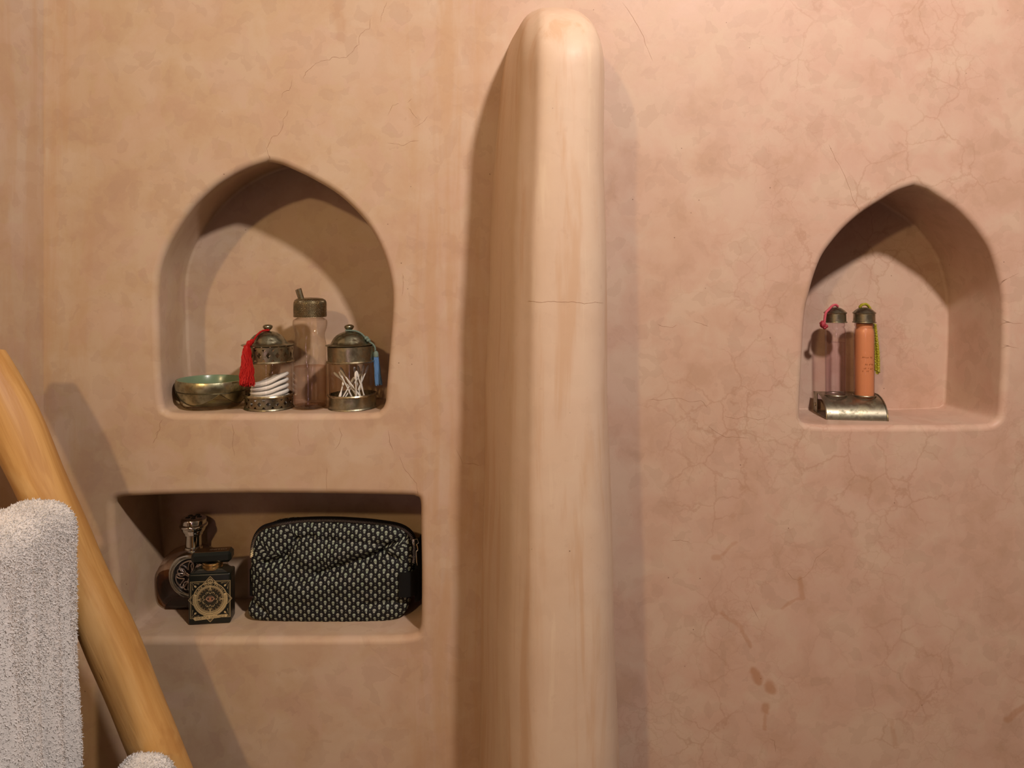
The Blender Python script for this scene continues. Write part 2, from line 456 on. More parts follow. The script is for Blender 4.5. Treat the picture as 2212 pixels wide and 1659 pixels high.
R_RIM = .009
left_px = [(582.5,350),(539,364),(499,383.5),(459,411),(419,451),(387.5,497),(364,541),(350,586),(346,638),(347,698),(349,777),(353,845),
           (358,878),(365,885),(383,890.5),(459,892),(579,892),(698,892),(803,890.5),(824,884),(833,868),(836,837),(841,777),(847,698),(849,638),(843,594),(829,547),(805,499),(774,459),(730,419),(678,387.5),(638,368),(610,356)]
right_px = [(1969,403),(1935,414),(1899,434),(1859,459.5),(1823,490),(1794,523),(1772,555),(1756,595),(1745,635),(1738,667),(1734,703.5),(1731,758),(1727,830),
            (1725,888),(1727,904),(1738,913),(1772,916),(1845,917),(1953,917),(2043,917),(2120,914.5),(2141,909),(2152,893),(2156,848),(2160,758),(2161,685),(2159,635),(2150,591),(2136,548),(2119,519),(2094,486.5),(2062,454),(2025,429),(1996.5,411)]
low_px = [(254,1080),(266,1072),(300,1069.5),(398,1066),(556,1064),(715,1065),(873,1068),(899,1070.5),(909,1082),(910,1135),(911.6,1230),(911,1325),
          (908,1353),(899,1364),(870,1369),(810,1370.5),(620,1371.5),(461,1371.5),(310,1371.5),(285,1370),(272,1360),(267,1330),(262,1246),(254,1167),(251,1100)]
def niche(px, depth, apex=False, rim=R_RIM, taper=.005, floor_px=None):
    pts = [P(a, b, rim) for a, b in px]
    pts = [Vector((p.x, p.z, 0)) for p in pts]
    if apex:   # keep the pointed apex: open spline from apex round to apex
        q = crom(pts+[pts[0]], 6)[:-1]
    else: q = crom(pts, 6, True)
    # drop near duplicates
    o = [q[0]]
    for p in q[1:]:
        if (p-o[-1]).length > .0006: o.append(p)
    q = o; n = len(q)
    area = sum(q[i].x*q[(i+1) % n].y-q[(i+1) % n].x*q[i].y for i in range(n))
    sgn = 1 if area > 0 else -1
    nor = []
    for i in range(n):
        t = (q[(i+1) % n]-q[i-1]).normalized(); nor.append(Vector((t.y, -t.x, 0))*sgn)
    if apex: nor[0] = Vector((0, 1, 0))
    # soften the normals
    for _ in range(2): nor = [(nor[i-1]+nor[i]*2+nor[(i+1) % n]).normalized() for i in range(n)]
    rings = []
    for a in range(0, 7):                      # rounded rim
        th = a/6*PI/2
        rings.append([Vector((p.x+m.x*rim*(1-math.sin(th)), rim*(1-math.cos(th)), p.y+m.y*rim*(1-math.sin(th)))) for p, m in zip(q, nor)])
    def tp(m, k): return k*max(0.0, min(1.0, 1+1.4*min(0, m.y)))   # floor stays level
    fr = .0045
    for k in (.25, .5, .75, 1.0):
        y = rim+(depth-fr-rim)*k
        rings.append([Vector((p.x-m.x*tp(m, taper*k), y, p.y-m.y*tp(m, taper*k))) for p, m in zip(q, nor)])
    for a in (1, 2, 3, 4):
        th = a/4*PI/2; ins = fr*(1-math.cos(th))
        def sc_(m): return .35 if m.y < -.7 else 1.0
        rings.append([Vector((p.x-m.x*(tp(m, taper)+ins*sc_(m)), depth-fr+fr*math.sin(th), p.y-m.y*(tp(m, taper)+ins*sc_(m)))) for p, m in zip(q, nor)])
    return rings
N1 = niche(left_px, .122, True, taper=-.013)
N2 = niche(right_px, .132, True, taper=.004)
N3 = niche(low_px, .134, False, rim=.010, taper=.003)
WV, WF, WM = [], [], []
sm = []
outer = [(-1.5, 0, 0), (XR, 0, 0), (XR, 0, ZC), (-1.5, 0, ZC)]
outer = [(XL, 0, 0), (XR, 0, 0), (XR, 0, ZC), (XL, 0, ZC)]
polys = [[Vector(p) for p in outer]]
base_idx = [0]; WV += [Vector(p) for p in outer]
for R_ in (N1, N2, N3):
    base = len(WV); n = len(R_[0])
    for ring in R_: WV += ring
    for j in range(len(R_)-1):
        for i in range(n):
            k = (i+1) % n
            WF.append((base+j*n+i, base+j*n+k, base+(j+1)*n+k, base+(j+1)*n+i)); sm.append(True)
    last = [base+(len(R_)-1)*n+i for i in range(n)]
    tris = geometry.tessellate_polygon([[WV[i] for i in last]])
    for t in tris: WF.append(tuple(last[i] for i in t)); sm.append(False)
    polys.append(list(R_[0])); base_idx.append(base)
lookup = []
for pl, b in zip(polys, base_idx): lookup += [b+i for i in range(len(pl))]
for t in geometry.tessellate_polygon([[Vector((p.x, p.z, 0)) for p in pl] for pl in polys]):
    WF.append(tuple(lookup[i] for i in t)); sm.append(False)
WM = [0]*len(WF)
# hairline cracks that run over the plaster
cracks_px = [
 [(836,4),(832,15),(828,26),(823,35),(822,48)],[(800,40),(799,52),(798,62),(788,66),(780,72),(775,80),(775,96),(768,102),(762,112),(747,124),(733,125),(720,123),(712,129),(694,131),(682,138),(672,148),(660,158),(655,170)],
 [(632,172),(627,190),(624,195),(611,199),(607,212)],[(622,238),(619,250),(612,258),(612,268),(608,282),(600,293),(589,294),(583,306),(576,320),(579,331),(583,344)],
 [(838,250),(848,228),(862,223)],[(880,222),(889,213)],[(838,308),(855,310),(872,315),(888,306),(905,304)],[(894,276),(912,265),(925,250)],[(883,232),(892,246),(902,256)],
 [(1345,6),(1362,30),(1378,55),(1390,80),(1398,105),(1410,132)],[(1790,312),(1806,345),(1822,372),(1833,400),(1842,430),(1858,455)],
 [(1142,650),(1165,653),(1190,651),(1215,653),(1240,652),(1262,656),(1285,653),(1308,656)],
 [(1403,862),(1427,865),(1445,862),(1465,859),(1490,869),(1515,866),(1528,881)],[(1565,899),(1590,904),(1612,900),(1637,908),(1655,903)],
 [(1530,921),(1545,932),(1568,945),(1590,944),(1618,946)],[(1420,700),(1435,706),(1452,707),(1462,702)],[(1500,695),(1515,700),(1530,705)],
 [(342,930),(338,945),(330,958)],[(352,905),(345,915),(346,928),(336,938)],[(500,915),(506,935),(501,958),(507,985)],[(645,915),(643,940),(648,965)],
 [(733,922),(738,940),(733,958),(722,972)],[(838,930),(842,955),(850,975)],[(862,985),(872,1010),(888,1030),(899,1045),(903,1070)],[(707,1010),(705,1035),(706,1058)],
 [(985,968),(1000,1002),(1020,1001),(1038,1006)],[(1620,1300),(1640,1340)],[(1662,1595),(1673,1600),(1675,1625)],[(1448,1168),(1470,1167),(1490,1172)],
 [(1700,1235),(1712,1250),(1725,1253),(1742,1243),(1752,1232)],[(1752,1232),(1762,1205),(1790,1185)],[(840,1450),(862,1462)],
 [(870,590),(872,610),(868,640)],[(2160,610),(2180,600),(2200,590)],[(2165,690),(2190,700),(2210,698)],[(2165,745),(2200,752)],
]
for ln in cracks_px:
    fin = ln[0][0] in (1142,)
    if fin: continue
    pts = []
    for a, b in zip(ln[:-1], ln[1:]):
        for s in range(3):
            t = s/3; pts.append((a[0]+(b[0]-a[0])*t+random.uniform(-1, 1), a[1]+(b[1]-a[1])*t+random.uniform(-1, 1)))
    pts.append(ln[-1]); n = len(pts); b0 = len(WV)
    for i, p in enumerate(pts):
        A = P(*pts[max(i-1, 0)]); B = P(*pts[min(i+1, n-1)]); t = (B-A).normalized(); c = P(*p)
        wd = .00034*(.45+.75*random.random())*(1 if 0 < i < n-1 else .15)
        nn_ = Vector((t.z, 0, -t.x))
        WV += [c-nn_*wd+Vector((0, .0001, 0)), c+Vector((0, -.00018, 0)), c+nn_*wd+Vector((0, .0001, 0))]
    for i in range(n-1):
        a = b0+3*i
        WF += [(a, a+3, a+4, a+1), (a+1, a+4, a+5, a+2)]; sm += [False]*2; WM += [1, 1]
wb = struct('wall_back', WV, WF, None, smooth=False, mats=[M_wall, M_crack], midx=WM)
wb.data.polygons.foreach_set('use_smooth', sm)
bm = bmesh.new(); bm.from_mesh(wb.data)
bmesh.ops.recalc_face_normals(bm, faces=[f for f in bm.faces if f.material_index == 0])
bm.to_mesh(wb.data); bm.free()

# ------------------------------------------------------------------ the plaster partition that stands out of the wall
sec = [(0,-.1),(0,0),(.03,.12),(.085,.35),(.145,.6),(.215,.78),(.32,.91),(.40,.98),(.54,1.0),(.69,.99),(.82,.95),(.915,.86),(.972,.70),(.994,.46),(1,.2),(1.0,0),(1.0,-.1)]
sec = [(p.x, p.y) for p in crom([(a, b, 0) for a, b in sec], 5)]
fin_top = H+.372
def lerp_tab(tab, z):
    tab = sorted(tab)
    if z <= tab[0][0]: return tab[0][1]
    for (a, x), (b, y) in zip(tab[:-1], tab[1:]):
        if z <= b: return x+(y-x)*(z-a)/(b-a)
    return tab[-1][1]
TL = [(0.0, -.075), (H-.70, -.047), (H-.47, -.044), (H-.2, -.039), (H+.067, -.031), (H+.20, -.0235), (H+.31, -.0145)]
TRT = [(0.0, .160), (H-.70, .1440), (H-.47, .1350), (H-.2, .1265), (H+.067, .1225), (H+.31, .119)]
FV, FF = [], []
zs = [0, .3, .5, .7, .85, 1.0, 1.15, 1.3, 1.4, 1.5, 1.6, 1.66]
hh = .118
zs += [fin_top-hh+hh*math.sin(PI/2*i/22) for i in range(23)]
for z in zs:
    k = max(0.0, (z-(fin_top-hh))/hh)
    wsc = (1-k**2.6)**.46 if k < 1 else 0
    dsc = (1-k**2.2)**.55 if k < 1 else 0
    xl, xr = lerp_tab(TL, z), lerp_tab(TRT, z)
    xc = .042
    for u, d in sec:
        x = xl+(xr-xl)*u
        x = xc+(x-xc)*max(wsc, .004)
        dd = .186+.008*math.sin(z*7)*.3
        y = -d*dd*max(dsc, .02) if d > 0 else -d*.2
        FV.append((x+.0012*math.sin(z*23+u*6), y, z))
n = len(sec)
for j in range(len(zs)-1):
    for i in range(n-1):
        FF.append((j*n+i, j*n+i+1, (j+1)*n+i+1, (j+1)*n+i))
FF.append(tuple((len(zs)-1)*n+i for i in range(n))); FF.append(tuple(range(n))[::-1])
fo = struct('wall_partition', FV, FF, M_fin, sharp=60)
def fin_front(px, py):
    """point on the partition seen at px,py"""
    o = Vector((0, -D, H)); d = Vector(((px-1106)/F, 1, (600-py)/F)).normalized()
    ok, loc, nor, idx = fo.ray_cast(o, d)
    return loc if ok else None
bpy.context.view_layer.update()
ln = cracks_px[11]; pv = []
pts = [(a[0]+(b[0]-a[0])*s/4, a[1]+(b[1]-a[1])*s/4+random.uniform(-.8, .8)) for a, b in zip(ln[:-1], ln[1:]) for s in range(4)]
pts = [fin_front(*p) for p in pts]; pts = [p for p in pts if p is not None]
if len(pts) > 3:
    v, f = tube(pts, .00022, 5)
    o = new_obj('crack', v, f, M_crack, parent=fo)

# ------------------------------------------------------------------ threads and tassels
def cord(path, r, twist=2, pitch=.004, n=6):
    """two-ply twisted cord along a path"""
    pts = crom(path, 10); L = 0; parts = []
    acc = [0]
    for a, b in zip(pts[:-1], pts[1:]): L += (b-a).length; acc.append(L)
    for s in range(twist):
        out = []
        for i, p in enumerate(pts):
            t = (pts[min(i+1, len(pts)-1)]-pts[max(i-1, 0)]).normalized()
            a = t.orthogonal().normalized() if abs(t.x) > .99 else (Vector((1, 0, 0))-t*t.x).normalized()
            b = t.cross(a); th = 2*PI*(acc[i]/pitch)+2*PI*s/twist
            out.append(p+(a*math.cos(th)+b*math.sin(th))*r*.5)
        parts.append(tube(out, r*.62, n))
    return join(parts)
def tassel(top, bot, r0, r1, strands=46, sr=.0006, wig=.0006, flat=1.0, scale_ends=0.0):
    top, bot = Vector(top), Vector(bot); parts = []
    ax = (bot-top); L = ax.length; ax.normalize()
    a = ax.orthogonal().normalized(); b = ax.cross(a)
    for i in range(strands):
        th = i*2.39996; rr = math.sqrt((i+.5)/strands)
        ln_ = L*(1+random.uniform(-.04, .03)-scale_ends*random.random())
        pts = []; ph = random.uniform(0, 6)
        for k in range(11):
            t = k/10; rad = (r0+(r1-r0)*t**.8)*rr
            w1 = wig*math.sin(ph+t*14)
            pts.append(top+ax*(ln_*t)+a*(math.cos(th)*rad+w1)+b*(math.sin(th)*rad*flat+wig*math.cos(ph+t*11)))
        parts.append(tube(pts, sr, 5))
    return join(parts)
def ball(c, r, sz=1.0, n=14, m=10, bump=0.0):
    v, f = [], []
    for j in range(m+1):
        ph = PI*j/m
        for i in range(n):
            th = 2*PI*i/n; q = r*(1+bump*math.sin(5*th+3*ph)*math.sin(4*ph))
            v.append((c[0]+q*math.sin(ph)*math.cos(th), c[1]+q*math.sin(ph)*math.sin(th), c[2]+q*math.cos(ph)*sz))
    for j in range(m):
        for i in range(n):
            f.append((j*n+i, (j+1)*n+i, (j+1)*n+(i+1) % n, j*n+(i+1) % n))
    return v, f

# ------------------------------------------------------------------ left arched niche
ZF1 = P(579, 892, R_RIM).z
def local(px, py, y, base):
    return P(px, py, y)-Vector(base)

def jar(loc, label, pierced, rot=(0, 0, 0), flange=.0355, lid_dx=0.0):
    t = thing('lidded_jar', label, 'jar', loc, rot=rot)
    R_ = .0348
    lathe_obj('glass_body', [(0, .0035), (R_-.0016, .0035), (R_-.001, .02), (R_-.001, .094)], M_glass, t, 72)
    if pierced:
        m1 = pewter('pierced_pewter_base', (.34, .30, .21), pierced=(.0035, .0175, 17)); m2 = pewter('pierced_pewter_collar', (.34, .30, .21), pierced=(.0725, .0915, 17))
    else: m1 = m2 = M_pew
    lathe_obj('base_band', [(0, .0003), (R_+.001, .0003), (R_+.0018, .0008), (R_+.0012, .0026), (R_+.0002, .0034), (R_+.0002, .0195)], m1, t, 96)
    lathe_obj('base_ring', [(R_-.0004, .0188), (R_+.0012, .0190), (R_+.0022, .0204), (R_+.0014, .0220), (R_-.0006, .0222), (R_-.0008, .0205), (R_-.0004, .0188)], M_wire, t, 96)
    lathe_obj('collar_band', [(R_+.0002, .0722), (R_+.0003, .0935), (R_-.0008, .0937)], m2, t, 96)
    lathe_obj('collar_ring', [(R_-.0006, .0690), (R_+.0012, .0692), (R_+.0024, .0706), (R_+.0014, .0722), (R_-.0006, .0724), (R_-.0010, .0706), (R_-.0006, .0690)], M_wire, t, 96)
    lid = lathe_obj('lid', [(.0, .0948), (flange-.001, .0948), (flange, .0953), (flange-.0006, .0960), (.0305, .0968), (.0278, .0985), (.0262, .1015), (.0232, .1062), (.0190, .1102), (.0140, .1132), (.0085, .1150), (.004, .1156), (0, .1157)], M_pewd, t, 72, sharp=50)
    lid.location.x = lid_dx
    kn = lathe_obj('knob', [(0, .1150), (.0032, .1152), (.0034, .1172), (.0050, .1184), (.0068, .1206), (.0074, .1224), (.0066, .1242), (.0040, .1256), (0, .1261)], M_pewd, lid, 32, sharp=50)
    return t, lid
J1 = P(581.5, 886, .052); J1 = Vector((J1.x, .052, ZF1))
J2 = Vector(((762-1106)*1.119/1600, .052, ZF1))
jar1, lid1 = jar(J1, 'pewter-banded glass jar of cotton pads with pierced bands and red tassel', True, flange=.0385, lid_dx=-.0022)
jar2, lid2 = jar(J2, 'pewter-banded glass jar of cotton swabs with blue tassel on its lid', False, rot=(0, math.radians(-1.6), 0), flange=.0360, lid_dx=-.002)
# red tassel on jar 1 (coordinates local to the lid)
def z4(zy): return (1540-zy)*8.84e-5      # zoomed photo rows to height above the shelf
L0 = Vector((-.0022, 0, 0))
def lj(x, y, z): return Vector((x, y, z))
red_path = [lj(.004, -.0055, .1175), lj(-.002, -.0062, .1172), lj(-.0060, -.012, .1158), lj(-.0095, -.0205, .1105), lj(-.0120, -.0285, .1030)]
new_obj('tassel_cord', *cord(red_path, .0016, 2, .005), M_red, lid1)
v1 = ball((-.0160, -.0345, .0995), .0042, 1.15, bump=.18)
v2 = ball((-.0135, -.0305, .1025), .0033, 1.1, bump=.18)
new_obj('tassel_knot', *join([v1, v2]), M_red, lid1)
new_obj('tassel', *join([tassel((-.0178, -.0395, .0975), (-.0140, -.0480, .0395), .0030, .0112, 150, .00085, .0014, .50, .10),
                         ball((-.0178, -.0405, .0900), .0045, 2.0, bump=.08)]), M_red, lid1)
# loop of blue cord and tassel on jar 2
bl = [lj(-.0045, -.0045, .1170), lj(.003, -.0065, .1170), lj(.0105, -.0050, .1160), lj(.0185, -.0035, .1120), lj(.0245, -.0035, .1058)]
bl2 = [lj(.0300, -.0040, .0995), lj(.0350, -.0045, .0962), lj(.0385, -.0045, .0915), lj(.0392, -.0045, .0860)]
new_obj('tassel_cord', *join([cord(bl, .0014, 3, .004), cord(bl2, .0014, 3, .004)]), M_teal, lid2)
new_obj('tassel_knot', *join([ball((.0265, -.004, .1045), .0034, .9, bump=.2), ball((.0292, -.004, .1012), .0032, .9, bump=.2)]), M_teal, lid2)
new_obj('tassel_head', *xf(lathe([(0, .0090), (.0022, .0085), (.0038, .0060), (.0042, .0030), (.0040, 0), (0, -.0005)], 18)[:2], T_((.0400, -.0045, .0765))), M_teal, lid2)
new_obj('tassel', *tassel((.0400, -.0045, .0775), (.0430, -.0055, .0345), .0036, .0056, 70, .00055, .00015, .8), M_blue, lid2)

# cotton pads inside jar 1
pads = [(.0085, 1, 0, 0), (.0148, 4, .001, 10), (.0212, 7, .0, 40), (.0278, 10.5, .0, 80), (.0347, 14, .0, 15), (.0418, 18, .0005, 60)]
pad0 = None
pprof = [(0, -.0033), (.020, -.0034), (.0262, -.0029), (.0286, -.0012), (.0288, .0008), (.0272, .0026), (.020, .0034), (.010, .0033), (0, .0031)]
pv, pf, _ = lathe(pprof, 40)
pv = [Vector((p[0]*(1+.02*math.sin(3*math.atan2(p[1], p[0]))), p[1], p[2]+.0005*math.sin(p[0]*160+p[1]*90)+3.0*max(0, p[0]-.006)**2)) for p in pv]
lv = ['lowest round white cotton pad lying in the jar with the red tassel', 'second round white cotton pad from the bottom of the pad stack', 'third round white cotton pad from the bottom of the pad stack',
      'fourth round white cotton pad from the bottom of the pad stack', 'round white cotton pad just below the topmost pad in the jar', 'topmost tilted white cotton pad inside the jar with red tassel']
for i, (z, ang, dx, rz) in enumerate(pads):
    if i == 0: o = new_obj('cotton_pad', pv, pf, M_white); pad0 = o
    else: o = pad0.copy(); COL.objects.link(o)
    o.location = J1+Vector((dx+.0006, 0, z)); o.rotation_euler = (math.radians(4), -math.radians(ang), math.radians(0))
    tag(o, lv[i], 'cotton pad', 'cotton pads in the pierced jar')
# cotton swabs inside jar 2: zoomed photo x offsets / rows for head and foot, depth offsets
sw = [(-200, 850, 30, 1300, -.016, -.010), (-325, 880, 170, 1330, -.006, .004), (-212, 800, 130, 1300, -.004, -.014), (-190, 830, 205, 1280, -.012, -.016),
      (105, 835, 245, 1290, -.018, -.010), (185, 770, 90, 1300, .006, .004), (268, 775, 40, 1320, .008, -.006), (60, 800, 180, 1310, .014, .010),
      (-150, 1000, -195, 1300, .000, -.018), (40, 960, -150, 1290, -.002, -.020), (150, 880, -120, 1300, .010, -.014), (-20, 820, 110, 1320, .018, .012), (100, 850, 112, 1310, -.020, -.018)]
def swab_mesh(L):
    hd = [(0, L), (.0011, L-.0005), (.0019, L-.003), (.0021, L-.006), (.0018, L-.0095), (.00105, L-.0125)]
    lo = [(.00105, .0125), (.0018, .0095), (.0021, .006), (.0019, .003), (.0011, .0005), (0, 0)]
    st = [(.0010, L-.0120), (.0010, .012)]
    return lathe(hd, 12)[:2], lathe(lo, 12)[:2], lathe(st, 10)[:2]
where = ['front left', 'leaning farthest left', 'upper left', 'left, half hidden', 'standing front right', 'back right, upright', 'leaning farthest right', 'back middle', 'short one low on the left', 'low left leaning right', 'behind, leaning right', 'at the back', 'nearest the middle of the glass']
swl = ['white cotton swab with its head highest at front left in the blue-tasselled jar', 'white cotton swab leaning farthest left inside the blue-tasselled jar', 'white cotton swab at upper left, crossing to lower right in the jar',
       'white cotton swab lying against the upper left one in the jar', 'white cotton swab standing at front right with round head in the jar', 'nearly upright white cotton swab at the back right of the jar',
       'white cotton swab leaning farthest right inside the blue-tasselled jar', 'white cotton swab at the back middle of the blue-tasselled jar', 'white cotton swab standing low at the left side of the jar',
       'white cotton swab low at left, leaning right among the others', 'white cotton swab behind the front ones, leaning right', 'white cotton swab hidden at the very back of the swab jar', 'white cotton swab standing straight at front middle of the jar']
for i, (x0, y0, x1, y1, d0, d1) in enumerate(sw):
    k = 8.84e-5
    hi = Vector((x0*k*.95, d0, z4(y0)-.004)); lo = Vector((x1*k*.95, d1, z4(y1)-.006))
    for q in (hi, lo):
        r_ = math.hypot(q.x, q.y)
        if r_ > .0295: q.x *= .0295/r_; q.y *= .0295/r_
    lo.z = max(lo.z, .012)
    dr = (hi-lo).normalized()
    if hi.z-lo.z > .03: lo = lo-dr*((lo.z-.0055)/max(dr.z, .3))
    for _ in range(6):
        r_ = math.hypot(lo.x, lo.y)
        if r_ > .0305: lo.x *= .0305/r_; lo.y *= .0305/r_
    Ls = (hi-lo).length
    a, b, c = swab_mesh(Ls)
    o = new_obj('cotton_swab', *c, M_swab); o.location = J2+lo
    o.rotation_euler = (hi-lo).to_track_quat('Z', 'Y').to_euler()
    new_obj('cotton_tip', *a, M_white, o); new_obj('cotton_tip', *b, M_white, o)
    tag(o, swl[i], 'cotton swab', 'cotton swabs in the jar')

# tall bottle
TB = Vector(((669.5-1106)*1.118/1600, .052, ZF1))
tb = thing('glass_bottle', 'tall waisted clear glass bottle, half full, with embossed metal cap and spout', 'bottle', TB)
zb = lambda zy: (1195-zy)*.2712*1.118/1600      # rows of the 300,560 zoom to metres
bp = [(0, .0012), (.022, .0010), (.0245, .002), (.0252, .0045), (.0250, .010), (.0248, .040), (.0246, zb(880)), (.0243, zb(800)), (.0243, zb(720)), (.0238, zb(680)), (.0222, zb(645)), (.0216, zb(620)),
      (.0222, zb(595)), (.0244, zb(560)), (.0252, zb(535)), (.0253, zb(510)), (.0246, zb(495)), (.0205, zb(482)), (.0185, zb(476)), (.0185, zb(466))]
v, f, uv = lathe(bp, 96)
def flute(p):
    z = p[2]; a = math.atan2(p[1], p[0]); lo_, hi_ = zb(860), zb(560)
    k = max(0, min(1, (z-lo_)/(.01)))*max(0, min(1, (hi_-z)/.012))
    s_ = 1-.055*k*abs(math.cos(a*3+.5))
    return (p[0]*s_, p[1]*s_, z)
new_obj('glass_body', [flute(p) for p in v], f, M_glassb, tb, uv=uv)
lz = zb(862)
v, f, uv = lathe([(0, .0052), (.0200, .0050), (.0225, .006), (.0232, .010), (.0232, .040), (.0229, lz-.002), (.0231, lz-.0003), (.0222, lz), (0, lz)], 64)
new_obj('liquid', v, f, M_oil, tb, uv=uv)
lathe_obj('thick_base', [(0, .0016), (.0215, .0016), (.0238, .0030), (.0235, .0045), (.0205, .0046), (0, .0040)], M_glassg, tb, 64)
cap = lathe_obj('cap', [(.0, zb(470)), (.0240, zb(470)), (.0244, zb(466)), (.0244, zb(372)), (.0240, zb(352)), (.0225, zb(336)), (.0190, zb(325)), (.012, zb(319)), (0, zb(316))], M_brick, tb, 96, sharp=50)
s0 = Vector((-.0115, -.002, zb(330))); s1 = Vector((-.0155, -.004, zb(246)))
v, f = tube([s0, s0.lerp(s1, .5), s1], .0034, 20, caps=False)
v2, f2 = tube([s1, s0.lerp(s1, .6)], .0028, 20, caps=True)
v3, f3 = tube([s0+Vector((-.0042, .001, .001)), s1+Vector((-.0040, .001, -.0015))], .0022, 12)
rimv = []
new_obj('spout', *join([(v, f), (v2, f2), (v3, f3)]), M_pew, cap)

# shallow bowl
BW = Vector((-.4575, .0605, ZF1))
bw = thing('glass_bowl', 'small shallow green bowl with hammered metal rim and scallops, left in arched niche', 'bowl', BW, 0)
bw.rotation_euler = (0, math.radians(1.0), math.radians(8))
bw.scale = (.972, .972, .98)
lathe_obj('glass_base', [(0, .0008), (.037, .0008), (.0405, .0020), (.0448, .0065), (.0475, .0130), (.0490, .0200), (.0500, .0270)], M_glassg, bw, 96)
lathe_obj('inner_bowl', [(.0485, .0275), (.0505, .0400), (.0512, .0432), (.0498, .0436), (.0488, .0420), (.0465, .0275), (.0485, .0275)], M_green, bw, 96)
lathe_obj('bowl_floor', [(0, .0045), (.030, .0050), (.040, .0110), (.0455, .0200), (.0468, .0276)], thin_glass('green_glass', (.86, .92, .82), (.5, .56, .44)), bw, 96)
lathe_obj('rim_band', [(.0500, .0268), (.0512, .0262), (.0524, .0290), (.0532, .0350), (.0528, .0405), (.0518, .0430), (.0508, .0434)], M_pewb, bw, 96)
# scallops: four drooping leaves
v, f = [], []
NB = 144; rows = 7
def scal(a):
    u = (a/(2*PI)*4+.70) % 1.0
    return .0185*max(0.0, math.sin(PI*u))**.9
def rb(z):
    tab = [(.0008, .037), (.0020, .0405), (.0065, .0448), (.0130, .0475), (.0200, .0492), (.0270, .0508), (.03, .0516)]
    return lerp_tab(tab, z)
for j in range(rows):
    for i in range(NB):
        a = 2*PI*i/NB; z = .0272-scal(a)*j/(rows-1)
        r_ = rb(z)+.0010; v.append((r_*math.cos(a), r_*math.sin(a), z))
for j in range(rows-1):
    for i in range(NB):
        f.append((j*NB+i, (j+1)*NB+i, (j+1)*NB+(i+1) % NB, j*NB+(i+1) % NB))
new_obj('scallop_trim', v, f, M_pewb, bw)
edge = [Vector(((rb(.0272-scal(2*PI*i/NB))+.0013)*math.cos(2*PI*i/NB), (rb(.0272-scal(2*PI*i/NB))+.0013)*math.sin(2*PI*i/NB), .0272-scal(2*PI*i/NB))) for i in range(NB+1)]
ring_ = [Vector((.0522*math.cos(2*PI*i/NB), .0522*math.sin(2*PI*i/NB), .0268)) for i in range(NB+1)]
M_dkwire = pewter('dark_pewter_wire', (.10, .085, .05), hammer=200, hs=.1, rough=.35)
new_obj('edge_wire', *join([tube(edge, .00065, 6, False), tube(ring_, .0005, 6, False)]), M_dkwire, bw)

# ------------------------------------------------------------------ right arched niche
ZF2 = P(1953, 917, R_RIM).z
A_ = P(1785, 905.5, .046); A_.z = ZF2
B_ = P(1919, 910, .033); B_.z = ZF2
A_ = Vector(((1786-1106)*1.112/1600, .045, ZF2)); B_ = Vector(((1918-1106)*1.1/1600, .0335, ZF2))
ang = math.atan2(B_.y-A_.y, B_.x-A_.x); RL = (B_-A_).length
rk = thing('bottle_rack', 'low curved pewter rack holding two tube bottles in the right niche', 'bottle rack', A_, ang)
Wd, Hh = .076, .0325
def rk_prof(t):      # front bottom round to rear top
    a = t*PI/2*1.12
    return (Wd*.60*(1-math.cos(min(a, PI/2))) if a <= PI/2 else Wd*.60+(a-PI/2)*.09, Hh*math.sin(min(a, PI/2)))
pr = []
for i in range(25):
    th = i/24*PI/2; pr.append((Wd*.62*(1-math.cos(th)), Hh*math.sin(th)))
pr.append((Wd*.80, Hh-.0002)); pr.append((Wd-.002, Hh-.0008)); 
outer_ = pr; th_ = .0009
def sheet(prof, x0, x1, thick):
    v, f = [], []
    n = len(prof)
    for x in (x0, x1):
        for y, z in prof: v.append((x, y, z))
        for i, (y, z) in enumerate(prof):
            a = prof[max(i-1, 0)]; b = prof[min(i+1, n-1)]
            t = Vector((b[0]-a[0], b[1]-a[1])).normalized(); nn = Vector((t.y, -t.x))
            v.append((x, y+nn.x*thick, z+nn.y*thick))
    for i in range(n-1):
        f.append((i, i+1, 2*n+i+1, 2*n+i)); f.append((n+i, 3*n+i, 3*n+i+1, n+i+1))
        f.append((i, n+i, n+i+1, i+1)); f.append((2*n+i, 2*n+i+1, 3*n+i+1, 3*n+i))
    f.append((0, 2*n, 3*n, n)); f.append((n-1, 2*n-1, 4*n-1, 3*n-1))
    return v, f
pA, pB = .0235, .0660     # bottle axes along the rack
# curved shell
new_obj('curved_shell', *sheet(pr, 0, RL, th_), M_rack, rk)
# rounded wires at both ends
e0 = [Vector((-.0003, y-.0002, z+.0003)) for y, z in pr[:25]]; e1 = [Vector((RL+.0003, y-.0002, z+.0003)) for y, z in pr]
new_obj('end_wire', *tube(e0, .0009, 8), M_rack, rk); new_obj('end_wire', *tube(e1, .0011, 8), M_rack, rk)
new_obj('base_plate', *xf(bevel_box(RL, Wd, .0010, .0003, 1), T_((RL/2, Wd/2, .0008))), M_rack, rk)
# right end plate
ep = [(RL-.0012, y, z) for y, z in pr]+[(RL-.0012, Wd-.002, .0008)]
n = len(ep); ep2 = [(RL-.0003, y, z) for _, y, z in ep]
new_obj('end_plate', ep+ep2, [tuple(range(n))[::-1], tuple(range(n, 2*n))]+[(i, (i+1) % n, n+(i+1) % n, n+i) for i in range(n)], M_rack, rk, smooth=False)
